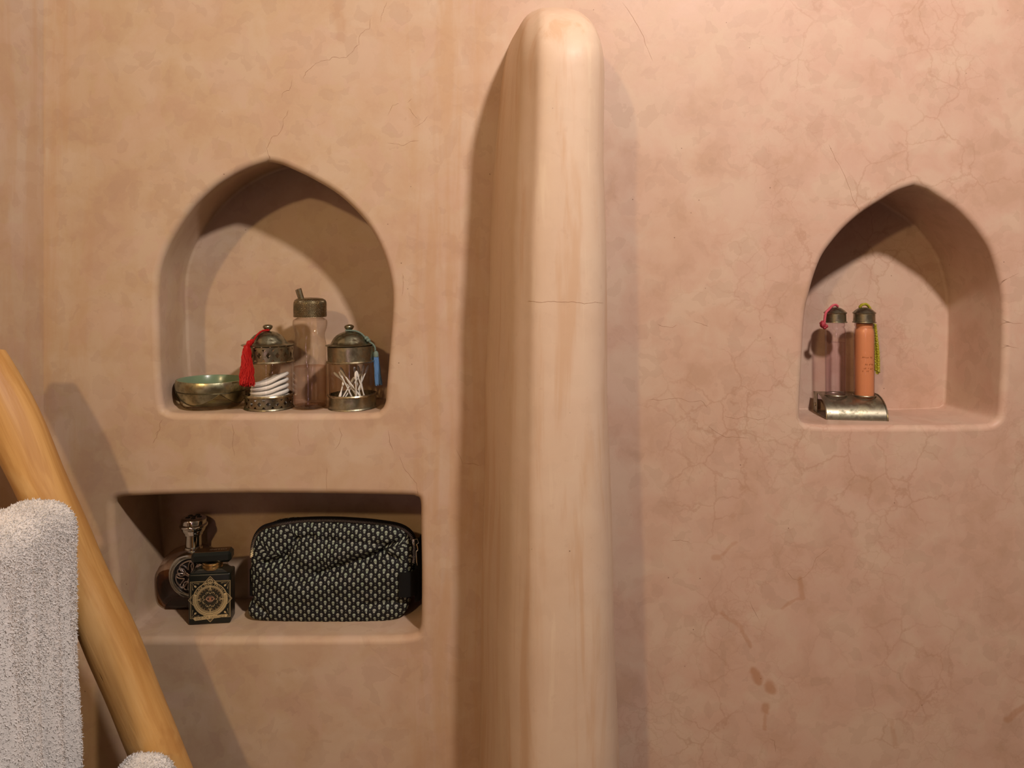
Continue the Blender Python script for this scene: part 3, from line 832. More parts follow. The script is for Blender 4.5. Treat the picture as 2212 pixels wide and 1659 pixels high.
# rear plate, with a gap at its left
new_obj('rear_plate', *join([xf(bevel_box(.0012, .0205, Hh-.001, .0003, 1), T_((.0006, Wd-.0120, Hh/2))), xf(bevel_box(RL-.022, .0012, Hh-.001, .0003, 1), T_(((RL+.022)/2, Wd-.0015, Hh/2)))]), M_rack, rk)
new_obj('eyelet', *xf(lathe([(0, 0), (.0026, 0), (.0026, .0008), (0, .0009)], 20)[:2], T_((-.0002, Wd-.0125, .0125)) @ RY(-PI/2)), M_wire, rk)
# seat collars round the bottles
for x in (pA, pB):
    c = [Vector((x+.0162*math.cos(2*PI*i/40), .0400+.0162*math.sin(2*PI*i/40), Hh*.985)) for i in range(41)]
    new_obj('seat_ring', *tube(c, .0010, 6, False), M_rack, rk)

def rack_pt(x, y, z): return T_(A_) @ RZ(ang) @ Vector((x, y, z))
def tube_bottle(x, mat_glass, label, fill, zbase=.0018):
    p = rack_pt(x, .0400, zbase)
    t = thing('tube_bottle', label, 'bottle', p)
    ht = .1450
    R_ = .0146
    prof = [(0, .0006), (R_*.80, .0006), (R_*.97, .003), (R_, .008), (R_*1.0, .05), (R_*1.02, ht-.040), (R_*1.02, ht-.018), (R_*.97, ht-.0125), (R_*.86, ht-.0100), (R_*.96, ht-.0080), (R_*.96, ht-.0050), (R_*.84, ht-.0030), (R_*.84, ht)]
    lathe_obj('glass_body', prof, mat_glass, t, 56)
    if fill:
        lathe_obj('orange_gel', [(0, .003), (R_*.78, .003), (R_*.92, .0055), (R_*.945, .01), (R_*.955, ht-.022), (R_*.90, ht-.014), (R_*.80, ht-.011), (R_*.84, ht-.007), (R_*.80, ht-.004), (0, ht-.004)], M_orange, t, 48)
    c0 = ht-.0030
    cp = lathe_obj('cap', [(0, c0+.001), (.0160, c0), (.0172, c0+.0004), (.0171, c0+.0014), (.0158, c0+.0020), (.0156, c0+.0135), (.0168, c0+.0146), (.0170, c0+.0155), (.0150, c0+.0172), (.0120, c0+.0200), (.0085, c0+.0222), (.0045, c0+.0234), (0, c0+.0238)], M_rack, t, 48, sharp=40)
    return t, cp, c0, R_
tA, capA, c0, R2 = tube_bottle(pA, M_glasst, 'empty-looking clear glass tube bottle with magenta cord, left in the pewter rack', False)
lathe_obj('clear_liquid', [(0, .003), (R2*.85, .003), (R2*.92, .006), (R2*.92, .1115), (0, .1115)], thin_glass('clear_liquid', (.955, .945, .975), (.80, .75, .78), gl=.1), tA, 40)
tB, capB, _, _ = tube_bottle(pB, M_glasst, 'glass tube bottle filled with orange gel, green-yellow tassel, right in the rack', True)
# worn print on the orange bottle
pr_parts = []
for row, zz in enumerate((.0905, .0800, .0735, .0700)):
    a = -PI/2-.55
    while a < -PI/2+.55:
        if random.random() < (.75, .35, .6, .5)[row]:
            wd = random.uniform(.0006, .0014)
            M = T_((math.cos(a)*(R2*1.015+.0001), math.sin(a)*(R2*1.015+.0001), zz+random.uniform(-.0004, .0004))) @ RZ(a+PI/2)
            pr_parts.append(xf(bevel_box(wd, .0002, random.uniform(.0008, .0018), 0), M))
        a += .13
new_obj('worn_print', *join(pr_parts), simple('worn_ink', (.45, .16, .05), .7), tB, smooth=False)
cz = c0+.0238
pk = [lj(.0035, -.001, cz+.0010), lj(-.001, -.003, cz+.0034), lj(-.0065, -.0045, cz+.0020), lj(-.0125, -.006, cz-.0035), lj(-.0180, -.008, cz-.0085), lj(-.0200, -.009, cz-.0160), lj(-.0208, -.009, cz-.0230)]
new_obj('hanging_cord', *cord(pk, .0019, 3, .006), M_pinkl, capA)
new_obj('cord_knot', *join([ball((-.0232, -.009, cz-.0260), .0044, 1.2, bump=.2), ball((-.0180, -.009, cz-.0290), .0030, .9, bump=.2), ball((-.0205, -.009, cz-.0312), .0028, .9, bump=.2)]), M_pink, capA)
yl = [lj(-.0060, .002, cz-.0005), lj(-.0045, 0, cz+.0030), lj(.000, -.001, cz+.0048), lj(.0055, 0, cz+.0030), lj(.0100, .002, cz-.0030), lj(.0140, .007, cz-.0110), lj(.0175, .009, cz-.0200), lj(.0180, .008, cz-.0300)]
new_obj('hanging_cord', *cord(yl, .0021, 3, .006), M_yel, capB)
yc = []
for a_, b_, e_ in ((-.0022, 0, .098), (.0022, .001, .101), (0, -.0025, .100), (.0005, .0028, .095), (-.0005, -.0005, .103)):
    yc.append(cord([lj(.0185+a_*.5, .0060+b_, cz-.0270), lj(.0205+a_, .0055+b_*1.3, cz-.050), lj(.0222+a_*1.3, .005+b_*1.4, cz-.075), lj(.0225+a_*1.1, .0045+b_, cz-e_)], .0024, 3, .0055, 6))
new_obj('tassel', *join(yc), M_yel, capB)

# ------------------------------------------------------------------ lower niche
ZF3 = P(620, 1371.5, .010).z
# black perfume bottle: front face local frame x right, z up
BBa = math.radians(6.8)
BBf = Vector(((451.8-1106)*1.108/1600, .042, ZF3))
bb = thing('black_perfume_bottle', 'square black perfume bottle with gold eye emblem and flat black cap', 'perfume bottle', BBf, BBa)
bwid, bdep, bh = .0606, .0300, .0755
new_obj('bottle_body', *xf(bevel_box(bwid, bdep, bh, .0028, 4), T_((0, bdep/2, bh/2+.0005))), M_blk, bb)
sh = [(bwid/2-.003, bdep/2-.003, bh-.001), (.019, .0105, bh+.0048), (.016, .010, bh+.0056)]
v, f = [], []
for hx, hy, z in sh:
    for sx, sy in ((-1,-1),(1,-1),(1,1),(-1,1)): v.append((sx*hx, bdep/2+sy*hy, z))
for j in range(2):
    for i in range(4): f.append((j*4+i, j*4+(i+1) % 4, (j+1)*4+(i+1) % 4, (j+1)*4+i))
f.append((8, 9, 10, 11))
new_obj('shoulder', v, f, M_blk, bb, smooth=False)
zc0 = bh+.0045
lathe_obj('gold_collar', [(.0125, zc0), (.0140, zc0), (.0144, zc0+.0012), (.0132, zc0+.0022), (.0132, zc0+.0028), (.0146, zc0+.0038), (.0146, zc0+.0062), (.0134, zc0+.0070), (.0134, zc0+.0076), (.0145, zc0+.0086), (.0143, zc0+.0100), (.0120, zc0+.0104)], M_gold, bb, 64, loc=(.0008, bdep/2, 0))
cz0 = zc0+.0102
cw, cd, ch = .0575, .0265, .0162
cv_, cf_ = bevel_box(cw, cd, ch, .0040, 1)
capo = new_obj('cap', cv_, cf_, M_blk, bb, loc=(.0010, bdep/2, cz0+ch/2), rot=(0, 0, math.radians(2.6)), sharp=20)
new_obj('cap_plate', *xf(bevel_box(cw-.0082, cd-.0084, .0004, .0001, 1), T_((0, 0, ch/2+.0001))), M_capl, capo, smooth=False)

def text_mesh(s, size):
    cu = bpy.data.curves.new('t', 'FONT'); cu.body = s; cu.size = size; cu.extrude = 0; cu.align_x = 'CENTER'; cu.align_y = 'CENTER'; cu.resolution_u = 2
    o = bpy.data.objects.new('t', cu); COL.objects.link(o)
    bpy.context.view_layer.update()
    me = bpy.data.meshes.new_from_object(o.evaluated_get(bpy.context.evaluated_depsgraph_get()))
    v = [x.co.copy() for x in me.vertices]; f = [tuple(p.vertices) for p in me.polygons]
    bpy.data.objects.remove(o); bpy.data.curves.remove(cu); bpy.data.meshes.remove(me)
    return v, f
v, f = text_mesh('INITIO', .0070)
new_obj('cap_lettering', *xf((v, f), T_((.008, -.0003, ch/2+.0004)) @ Matrix.Diagonal((1.25, 1, 1, 1))), simple('cap_ink', (.75, .62, .45), .3, .8), capo, smooth=False)

K = 8.375e-5
def LB(x, y): return ((x-425)*K, (1510-y)*K+.0034)     # zoomed photo px to label plane
def flat(polys2d, off, close=True):
    """polygons in the label plane -> thin raised mesh"""
    V, Fc = [], []
    for pl in polys2d:
        b = len(V); n = len(pl)
        V += [Vector((x, -off, z)) for x, z in pl]
        ar = sum(pl[i][0]*pl[(i+1) % n][1]-pl[(i+1) % n][0]*pl[i][1] for i in range(n))
        Fc.append(tuple(b+i for i in (range(n) if ar > 0 else range(n-1, -1, -1))))
    return V, Fc
def line2(a, b, wd):
    a = Vector(a); b = Vector(b); t = (b-a).normalized(); n_ = Vector((-t.y, t.x))*wd/2
    return [tuple(a-n_), tuple(b-n_), tuple(b+n_), tuple(a+n_)]
def ringq(c, r0, r1, a0=0, a1=2*PI, n=60):
    out = []
    for i in range(n):
        t0 = a0+(a1-a0)*i/n; t1 = a0+(a1-a0)*(i+1)/n
        out.append([(c[0]+r0*math.cos(t0), c[1]+r0*math.sin(t0)), (c[0]+r1*math.cos(t0), c[1]+r1*math.sin(t0)), (c[0]+r1*math.cos(t1), c[1]+r1*math.sin(t1)), (c[0]+r0*math.cos(t1), c[1]+r0*math.sin(t1))])
    return out
g1 = []; dk = []; g2 = []; dk2 = []
C0 = LB(440, 1100)
fr = [LB(100, 775), LB(785, 775), LB(785, 1428), LB(100, 1428)]
for i in range(4): g1.append(line2(fr[i], fr[(i+1) % 4], .00050))
fr2 = [LB(118, 793), LB(767, 793), LB(767, 1410), LB(118, 1410)]
for i in range(4): g1.append(line2(fr2[i], fr2[(i+1) % 4], .00022))
dm = [LB(440, 688), LB(815, 1098), LB(440, 1503), LB(65, 1098)]
# dark backing of the diamond covers the frame lines beneath it
dk.append([LB(440, 700), LB(780, 1098), LB(440, 1490), LB(100, 1098)])
for i in range(4): g2.append(line2(dm[i], dm[(i+1) % 4], .00060))
dmi = [LB(440, 715), LB(790, 1098), LB(440, 1477), LB(90, 1098)]
for i in range(4): g2.append(line2(dmi[i], dmi[(i+1) % 4], .00022))
# corner ornaments
for sx, sy in ((1, 1), (-1, 1), (1, -1), (-1, -1)):
    cx = 440+sx*-325; cy = 1100+sy*-312
    def q(dx, dy): return LB(cx+sx*dx, cy+sy*dy)
    g1.append(line2(q(5, 5), q(85, 90), .0003))
    lf = [q(50, 55), q(72, 52), q(90, 70), q(86, 92), q(66, 90), q(50, 75)]
    g1.append(lf)
    for o_ in (25, 45, 65): g1.append(line2(q(o_+20, 18), q(150-o_*.3, 18+o_*.25), .00022)); g1.append(line2(q(18, o_+20), q(18+o_*.25, 150-o_*.3), .00022))
# rings
g3 = ringq(C0, 222*K, 232*K)+ringq(C0, 238*K, 300*K, math.radians(158), math.radians(382), 60)+ringq(C0, 292*K, 302*K, n=70)+ringq(C0, 238*K, 246*K)
dk3 = ringq(C0, 262*K, 268*K, math.radians(165), math.radians(375), 50)+ringq(C0, 280*K, 283*K, math.radians(165), math.radians(375), 50)
g3 += ringq(C0, 208*K, 213*K)
dk2 = [[(C0[0]+300*K*math.cos(2*PI*i/60), C0[1]+300*K*math.sin(2*PI*i/60)) for i in range(60)]]
# top roundel and wedges
T0 = LB(440, 778); g3 += ringq(T0, 30*K, 42*K, n=30)
g3.append(line2((T0[0]-8*K, T0[1]-18*K), (T0[0]-8*K, T0[1]+18*K), .0006)); g3.append(line2((T0[0]+8*K, T0[1]-18*K), (T0[0]+8*K, T0[1]+18*K), .0006))
g3.append([LB(340, 818), LB(372, 785), LB(372, 806)]); g3.append([LB(512, 786), LB(550, 818), LB(512, 806)])
# compass spikes and scrolls
for k in range(4):
    a = k*PI/2
    def rot(r, s_): return (C0[0]+(r*math.cos(a)-s_*math.sin(a))*K, C0[1]+(r*math.sin(a)+s_*math.cos(a))*K)
    g3.append([rot(150, -4), rot(240, -9), rot(240, 9), rot(150, 4)])
    g3 += ringq(rot(165, 0), 22*K, 29*K, a-2.2, a+2.2, 18)
    g3.append(line2(rot(95, 0), rot(128, 22), .0005)); g3.append(line2(rot(95, 0), rot(128, -22), .0005))
M_brz = simple('dim_bronze_print', (.20, .14, .07), .45, .6)
br = []
for k in range(24):
    a = 2*PI*k/24
    def rot(r, s_): return (C0[0]+(r*math.cos(a)-s_*math.sin(a))*K, C0[1]+(r*math.sin(a)+s_*math.cos(a))*K)
    br.append([rot(172, -8), rot(202, -14), rot(204, 12), rot(176, 5)])
for k in range(8):
    a = 2*PI*(k+.5)/8
    def rot(r, s_): return (C0[0]+(r*math.cos(a)-s_*math.sin(a))*K, C0[1]+(r*math.sin(a)+s_*math.cos(a))*K)
    g3 += ringq(rot(118, 16), 14*K, 19*K, a-1, a+2.6, 10); g3 += ringq(rot(118, -16), 14*K, 19*K, a-2.6, a+1, 10)
    g3.append([rot(128, -5), rot(152, 0), rot(128, 5), rot(108, 0)])
# the eye
eye = [(C0[0]+82*K*math.cos(t), C0[1]+8*K+(34 if math.sin(t) > 0 else 40)*K*math.copysign(abs(math.sin(t))**1.35, math.sin(t))) for t in [2*PI*i/40 for i in range(40)]]
eyei = [(C0[0]+58*K*math.cos(t), C0[1]+8*K+22*K*math.copysign(abs(math.sin(t))**1.2, math.sin(t))) for t in [2*PI*i/40 for i in range(40)]]
iris = [(C0[0]+21*K*math.cos(t), C0[1]+8*K+21*K*math.sin(t)) for t in [2*PI*i/24 for i in range(24)]]
brow = ringq((C0[0], C0[1]-28*K), 84*K, 92*K, math.radians(40), math.radians(140), 16)+ringq((C0[0], C0[1]+20*K), 62*K, 70*K, math.radians(225), math.radians(315), 14)
ban = [LB(148, 1432), LB(172, 1405), LB(715, 1376), LB(742, 1392), LB(720, 1422), LB(180, 1468)]
def label_part(name, pl, off, m): return new_obj(name, *flat(pl, off), m, lab, smooth=False)
lab = new_obj('front_label', *flat([[LB(92, 768), LB(793, 768), LB(793, 1436), LB(92, 1436)]], .00004), M_blk, bb, smooth=False)
label_part('square_frame', g1, .00008, M_goldp)
label_part('diamond_ground', dk, .00010, M_darkp)
label_part('diamond_outline', g2, .00013, M_goldp)
label_part('medallion_ground', dk2, .00015, M_darkp)
label_part('bronze_rays', br, .00018, M_brz)
label_part('medallion_rings', g3, .00020, M_goldp)
label_part('ring_grooves', dk3, .00024, M_darkp)
label_part('eye_emblem', [eye]+brow, .00022, simple('pink_gold_print', (.66, .44, .30), .35, .7))
label_part('eye_opening', [eyei], .00026, M_darkp)
label_part('iris', [iris], .00030, simple('iris_print', (.50, .22, .12), .4, .5))
label_part('title_banner', [ban], .00034, M_goldp)
v, f = text_mesh('OUD FOR GREATNESS', .0046)
xs = [p.x for p in v]; sc_w = 500*K/(max(xs)-min(xs))
c_ = LB(446, 1422); sl = math.atan2(28, 545)
new_obj('banner_lettering', *xf((v, f), T_((c_[0], -.00040, c_[1])) @ RY(-sl) @ RX(PI/2) @ Matrix.Diagonal((sc_w, 1.0, 1, 1))), M_darkp, lab, smooth=False)
parts = []
msg = 'BLACK GOLD PROJECT'
for i, chh in enumerate(msg):
    if chh == ' ': continue
    a = math.radians(152-(152-28)*i/(len(msg)-1))
    v, f = text_mesh(chh, .0045)
    R3 = 268*K
    parts.append(xf((v, f), T_((C0[0]+R3*math.cos(a), -.00032, C0[1]+R3*math.sin(a))) @ RY(-(a-PI/2)) @ RX(PI/2)))
new_obj('ring_lettering', *join(parts), M_goldp, lab, smooth=False)

# silver round perfume bottle
SP = Vector(((417.5-1106)*1.171/1600, .106, ZF3))
sp = thing('round_perfume_bottle', 'round silver perfume bottle with knotwork medallion, behind the black bottle', 'perfume bottle', SP)
Rg = .0590; zc = P(416, 1258.6, .100).z-ZF3
def disc(R_, prof_half, flat_z):
    """round flask: profile [(r,y)] turned about the front-back axis, cut flat at the foot"""
    v, f, uv = lathe(prof_half, 96)
    out = []
    for x, y, z in v:
        q = Vector((x, z, y))
        out.append(Vector((q.x, q.y, max(q.z+zc, flat_z))))
    return out, f
gp = [(0, -.0165), (.040, -.0165), (.052, -.0140), (.0572, -.0085), (Rg, 0), (.0572, .0085), (.052, .0140), (.040, .0165), (0, .0165)]
new_obj('glass_flask', *disc(Rg, gp, .0012), M_pglass, sp)
def liq():
    v, f = disc(Rg, [(r_*.955, y*.9) for r_, y in gp], .004)
    top = P(0, 1240, .10).z-ZF3
    return [Vector((p.x, p.y, min(p.z, top))) for p in v], f
new_obj('amber_liquid', *liq(), M_amber, sp)
# foot
new_obj('foot', *xf(bevel_box(.078, .030, .0065, .0015, 2), T_((0, 0, .0036))), thin_glass('foot_glass', (.62, .48, .30), (.22, .14, .06)), sp)
mc = Vector((P(411.5, 1245.6, .083).x-SP.x, -.0165, P(411.5, 1245.6, .083).z-ZF3))
ps = 1.150/1600
def med(prof): 
    v, f, uv = lathe(prof, 96); return [Vector((x, z, y))+mc for x, y, z in v], f
Rm = 50.5*ps
new_obj('medallion_rim', *med([(Rm, .001), (Rm, -.002), (Rm*.96, -.0050), (Rm*.89, -.0068), (Rm*.82, -.0062), (Rm*.80, -.0040), (Rm*.78, -.0045), (Rm*.76, -.0054), (Rm*.74, -.0045), (Rm*.735, -.003)]), M_chrome, sp)
pl = new_obj('knotwork_plate', *med([(Rm*.74, -.0030), (0, -.0030)]), M_knotd, sp)
# interlaced knot: several woven closed strands
parts = []
rk_ = Rm*.66
for s_ in range(4):
    a0 = s_*PI/2+.4
    pts = []
    for i in range(61):
        t = 2*PI*i/60
        x = .50*rk_*math.cos(t); y = .24*rk_*math.sin(2*t)
        cx = .52*rk_; 
        X = (cx+.46*rk_*math.cos(t)); Y = .40*rk_*math.sin(t)+.16*rk_*math.sin(2*t)
        pts.append(Vector((mc.x+X*math.cos(a0)-Y*math.sin(a0), mc.y-.0042-.0007*math.sin(5*t+s_), mc.z+X*math.sin(a0)+Y*math.cos(a0))))
    parts.append(tube(pts, .00125, 8, False))
for s_ in range(4):
    a0 = s_*PI/2+.4+PI/4
    pts = []
    for i in range(61):
        t = 2*PI*i/60
        X = .66*rk_+.26*rk_*math.cos(t); Y = .24*rk_*math.sin(t)
        pts.append(Vector((mc.x+X*math.cos(a0)-Y*math.sin(a0), mc.y-.0042-.0007*math.cos(4*t), mc.z+X*math.sin(a0)+Y*math.cos(a0))))
    parts.append(tube(pts, .00115, 8, False))
pts = []
for i in range(121):
    t = 2*PI*i/120; r_ = rk_*(.70+.24*math.cos(8*t))
    pts.append(Vector((mc.x+r_*math.cos(t), mc.y-.0042-.0007*math.sin(8*t), mc.z+r_*math.sin(t))))
parts.append(tube(pts, .0012, 8, False))
new_obj('knotwork', *join(parts), M_knot, pl)
zn0 = P(0, 1180, .102).z-ZF3; zn1 = P(0, 1156, .102).z-ZF3; zt = P(0, 1118, .102).z-ZF3; zr = P(0, 1135, .102).z-ZF3
nr = 16.2*1.169/1600
lathe_obj('neck', [(nr*1.15, zn0-.004), (nr*1.12, zn0-.001), (nr, zn0), (nr, zn1+.001)], M_chrome, sp, 48)
cr_ = 29*1.169/1600
lathe_obj('cap', [(nr*.9, zn1), (nr*1.2, zn1+.0008), (cr_*.68, zn1+.003), (cr_*.80, zn1+.0062), (cr_*.87, zn1+.0100), (cr_*.885, zr-.0032), (cr_*.95, zr-.0026), (cr_*.99, zr-.0014), (cr_, zr), (cr_*.985, zr+.0014), (cr_*.94, zr+.0024), (cr_*.885, zr+.0030), (cr_*.895, zt-.0040), (cr_*.87, zt-.0018), (cr_*.80, zt-.0005), (cr_*.6, zt), (0, zt)], M_chrome, sp, 64, sharp=50)
parts = []
for k in range(5):
    a = 2*PI*k/5
    parts.append(ball((cr_*.42*math.cos(a), cr_*.42*math.sin(a), zt), .0040, .35))
parts.append(ball((0, 0, zt), .0035, .4))
new_obj('cap_ornament', *join(parts), M_knotd, sp)

# ------------------------------------------------------------------ skull print wash bag
def zb5(x, y): return (520+.1808*x, 1100+.1808*y)
out_px = [(88,1190),(105,1265),(190,1312),(450,1334),(800,1350),(1150,1357),(1500,1350),(1750,1330),(1900,1290),(1980,1220),(2015,1120),(2035,1000),
          (2062,800),(2080,600),(2078,450),(2045,340),(1970,262),(1850,203),(1600,152),(1300,122),(1000,110),(700,114),(500,127),(380,165),(270,222),(195,300),(158,400),(132,520),(122,700),(125,850),(138,985),(146,1050),(108,1115)]
yb_out = .062
OL = [P(*zb5(x, y), yb_out) for x, y in out_px]
BC = P(*zb5(1080, 740), yb_out)
OL = crom([Vector((p.x-BC.x, p.z-BC.z, 0)) for p in OL], 8, True)
NO = 240
# resample by angle so that rings are regular
angs = sorted([(math.atan2(p.y, p.x), p.length) for p in OL])
def rad(a):
    a = (a+PI) % (2*PI)-PI
    import bisect
    i = bisect.bisect(angs, (a, 0)) % len(angs)
    a0, r0 = angs[i-1]; a1, r1 = angs[i]
    if a1 < a0: a1 += 2*PI
    if a < a0-1e-9: a += 2*PI
    return r0+(r1-r0)*(a-a0)/max(a1-a0, 1e-6)
bag_o = Vector((BC.x, .082, ZF3)); zcb = BC.z-ZF3
TH = .0365; E = .34
def crease(x, z):
    """puckers of the front cloth, x,z from the bag centre"""
    d = 0
    def seg(ax, az, bx, bz, wd, amp):
        a = Vector(((ax-1080)*.1808*1.127/1600, (740-az)*.1808*1.127/1600)); b = Vector(((bx-1080)*.1808*1.127/1600, (740-bz)*.1808*1.127/1600))
        p = Vector((x, z)); ba = b-a; h = max(0, min(1, (p-a).dot(ba)/ba.dot(ba)))
        sd = ((p-a).x*ba.y-(p-a).y*ba.x)/ba.length
        dist = (p-a-ba*h).length
        return 1.75*amp*math.exp(-(dist/wd)**2)
    d += seg(950, 740, 1700, 480, .0055, .0052)+seg(1500, 600, 1950, 330, .0045, .0040)
    d += seg(330, 620, 560, 560, .0060, .0060)+seg(560, 520, 700, 330, .0045, .0045)+seg(680, 320, 900, 290, .003, .003)
    d += seg(150, 1060, 330, 1190, .004, .0035)+seg(1500, 1100, 1900, 1060, .006, .0030)
    d -= seg(800, 560, 1500, 420, .010, .0030)+seg(900, 900, 1800, 760, .014, .0026)+seg(400, 760, 800, 1000, .013, .0022)
    d += seg(1000, 330, 1800, 400, .0045, .0025)
    d += seg(1700, 480, 1900, 560, .003, .004)+seg(1750, 420, 1850, 380, .003, .003)
    return d
def bag_pt(a, ph):
    """ph from 0 (front centre) to pi (rear centre)"""
    c, s_ = math.cos(ph), math.sin(ph)
    r_ = abs(s_)**E if s_ > 0 else 0
    yy = -math.copysign(abs(c)**E, c)*TH
    return r_, yy
NP = 96
BV, BUV = [], []
phs = []
for j in range(NP+1):
    t = j/NP
    phs.append(PI*t)
# param by r for the front so that the cloth grid is even
prof = []
for i in range(46): r_ = i/46*.93; prof.append((r_, 1))
for i in range(40):
    r_a = .93; ph0 = math.asin(r_a**(1/E)); ph = ph0+(PI-2*ph0)*i/39
    prof.append((math.sin(ph)**E, 0 if i in (0,) else math.copysign(1, math.cos(ph)) if abs(math.cos(ph)) > 1e-9 else 0, ph))
def ycloth(r_, front=True):
    s_ = min(1, r_)**(1/E); c = math.sqrt(max(0, 1-s_*s_)); return (-1 if front else 1)*TH*c**E
def top_pull(y, k):
    if y <= -TH*.35: return 0.0, 0.0
    q_ = (y/TH+.35)/1.35; return q_*.034*max(0, k)**2, q_*.020*max(0, k)**2
rings = []
for i in range(46): rings.append((i/46*.93, ycloth(i/46*.93)))
ph0 = math.asin(.93**(1/E))
for i in range(40):
    ph = ph0+(PI-2*ph0)*i/39; c = math.cos(ph); rings.append((math.sin(ph)**E, -math.copysign(abs(c)**E, c)*TH))
for i in range(20): q = .93*(1-(i+1)/20); rings.append((q, ycloth(q, False)))
v, f, uvv = [], [], []
for j, (r_, y) in enumerate(rings):
    for i in range(NO):
        a = 2*PI*i/NO; R_ = rad(a)
        x = math.cos(a)*R_*r_; z = math.sin(a)*R_*r_
        yy = y
        fr_ = y < 0
        if fr_: yy += crease(x, z)*min(1, -y/TH*1.2)
        # slimmer towards the zip, fuller at the foot
        k = max(-1, min(1, z/.075)); yy *= (1.0-.10*max(0, k)**2)
        yy += .0010*math.sin(x*210+z*90)*math.cos(z*160)*(1 if fr_ else 0)
        dz_, dy_ = top_pull(y, k); z -= dz_; yy -= dy_
        zz = max(z+zcb, .0006)
        v.append(Vector((x, yy, zz)))
        # arc length from the centre along this spoke for the print
        if j == 0: uvv.append([0.0]*1)
acc = [0.0]*NO; uvs = []
for j in range(len(rings)):
    for i in range(NO):
        if j:
            p0, p1 = v[(j-1)*NO+i], v[j*NO+i]
            acc[i] += (p1-p0).length
        a = 2*PI*i/NO; uvs.append((math.cos(a)*acc[i]+.5, math.sin(a)*acc[i]+.5))
fu = []
for j in range(len(rings)-1):
    for i in range(NO):
        k = (i+1) % NO; q = (j*NO+i, j*NO+k, (j+1)*NO+k, (j+1)*NO+i)
        f.append(q); fu.append([uvs[t] for t in q])
bag = thing('wash_bag', 'black zipped wash bag printed with small white skulls, lower niche', 'wash bag', bag_o)
new_obj('cloth_body', v, f, M_skull, bag, uv=fu, sharp=None)
# zip along the upper front edge
zp = [(140,560),(150,450),(175,350),(215,280),(280,225),(380,193),(500,168),(650,143),(820,130),(1000,126),(1200,130),(1400,142),(1600,158),(1780,182),(1900,212),(1980,252),(2035,310),(2062,380),(2072,470),(2072,560),(2062,640)]
def bag_local(px5, py5, lift=0.0):
    # the ray through the photo pixel meets the cloth front: iterate on depth
    y = .05
    for _ in range(6):
        p = P(*zb5(px5, py5), y)
        x, z = p.x-bag_o.x, p.z-ZF3-zcb
        a = math.atan2(z, x); r_ = min(.995, math.hypot(x, z)/rad(a))
        k = max(-1, min(1, z/.075)); y0_ = ycloth(r_); y = bag_o.y+y0_*(1-.10*max(0, k)**2)-top_pull(y0_, k)[1]
    p = P(*zb5(px5, py5), y)
    return Vector((p.x-bag_o.x, y-bag_o.y-lift, p.z-ZF3))
path = crom([bag_local(x, y, .0020) for x, y in zp], 14)
# zip tape
tv, tf = [], []
for i, p in enumerate(path):
    t = (path[min(i+1, len(path)-1)]-path[max(i-1, 0)]).normalized()
    inn = Vector((-p.x, 0, zcb-p.z)); inn = (inn-t*inn.dot(t)).normalized()
    tv += [p-inn*.0046+Vector((0, .0045, 0)), p-inn*.002+Vector((0, -.0006, 0)), p+inn*.0026+Vector((0, -.0008, 0)), p+inn*.0046+Vector((0, .0012, 0))]
for i in range(len(path)-1):
    for k in range(3): tf.append((4*i+k, 4*i+k+1, 4*i+4+k+1, 4*i+4+k))
new_obj('zip_tape', tv, tf, M_tape, bag)
# teeth, evenly spaced
Lp = [0]
for a, b in zip(path[:-1], path[1:]): Lp.append(Lp[-1]+(b-a).length)
parts = []; s_ = 0.0; i = 0; k = 0
while s_ < Lp[-1]-.001:
    while Lp[i+1] < s_: i += 1
    t_ = (s_-Lp[i])/max(1e-9, Lp[i+1]-Lp[i]); p = path[i].lerp(path[i+1], t_); t = (path[i+1]-path[i]).normalized()
    inn = Vector((-p.x, 0, zcb-p.z)); inn = (inn-t*inn.dot(t)).normalized(); nn_ = t.cross(inn)
    M = Matrix((( t.x, inn.x, nn_.x, 0), (t.y, inn.y, nn_.y, 0), (t.z, inn.z, nn_.z, 0), (0, 0, 0, 1)))
    c = p+inn*(.0009 if k % 2 else -.0009)+Vector((0, -.0011, 0))
    parts.append(xf(box(-.00038, .00038, -.0012, .0012, -.0006, .0006), T_(c) @ M))
    s_ += .00115; k += 1
new_obj('zip_teeth', *join(parts), M_zip, bag, smooth=False)
sl_ = bag_local(2068, 385, .003)
slo = new_obj('zip_slider', *join([xf(bevel_box(.0042, .0028, .0085, .001, 2), T_(sl_)), tube([sl_+Vector((.001, -.001, .004)), sl_+Vector((.006, -.003, .006)), sl_+Vector((.008, -.003, .000)), sl_+Vector((.004, -.002, -.004))], .0007, 8)]), M_chrome, bag)
pt = [sl_+Vector((.0052, -.003, -.0015)), sl_+Vector((.0066, -.003, -.008)), sl_+Vector((.0066, -.003, -.0115)), sl_+Vector((.0046, -.003, -.0135)), sl_+Vector((.0050, -.003, -.026)), sl_+Vector((.0056, -.003, -.034))]
new_obj('zip_pull', *tube(crom(pt, 5), .00085, 8), M_chrome, slo)
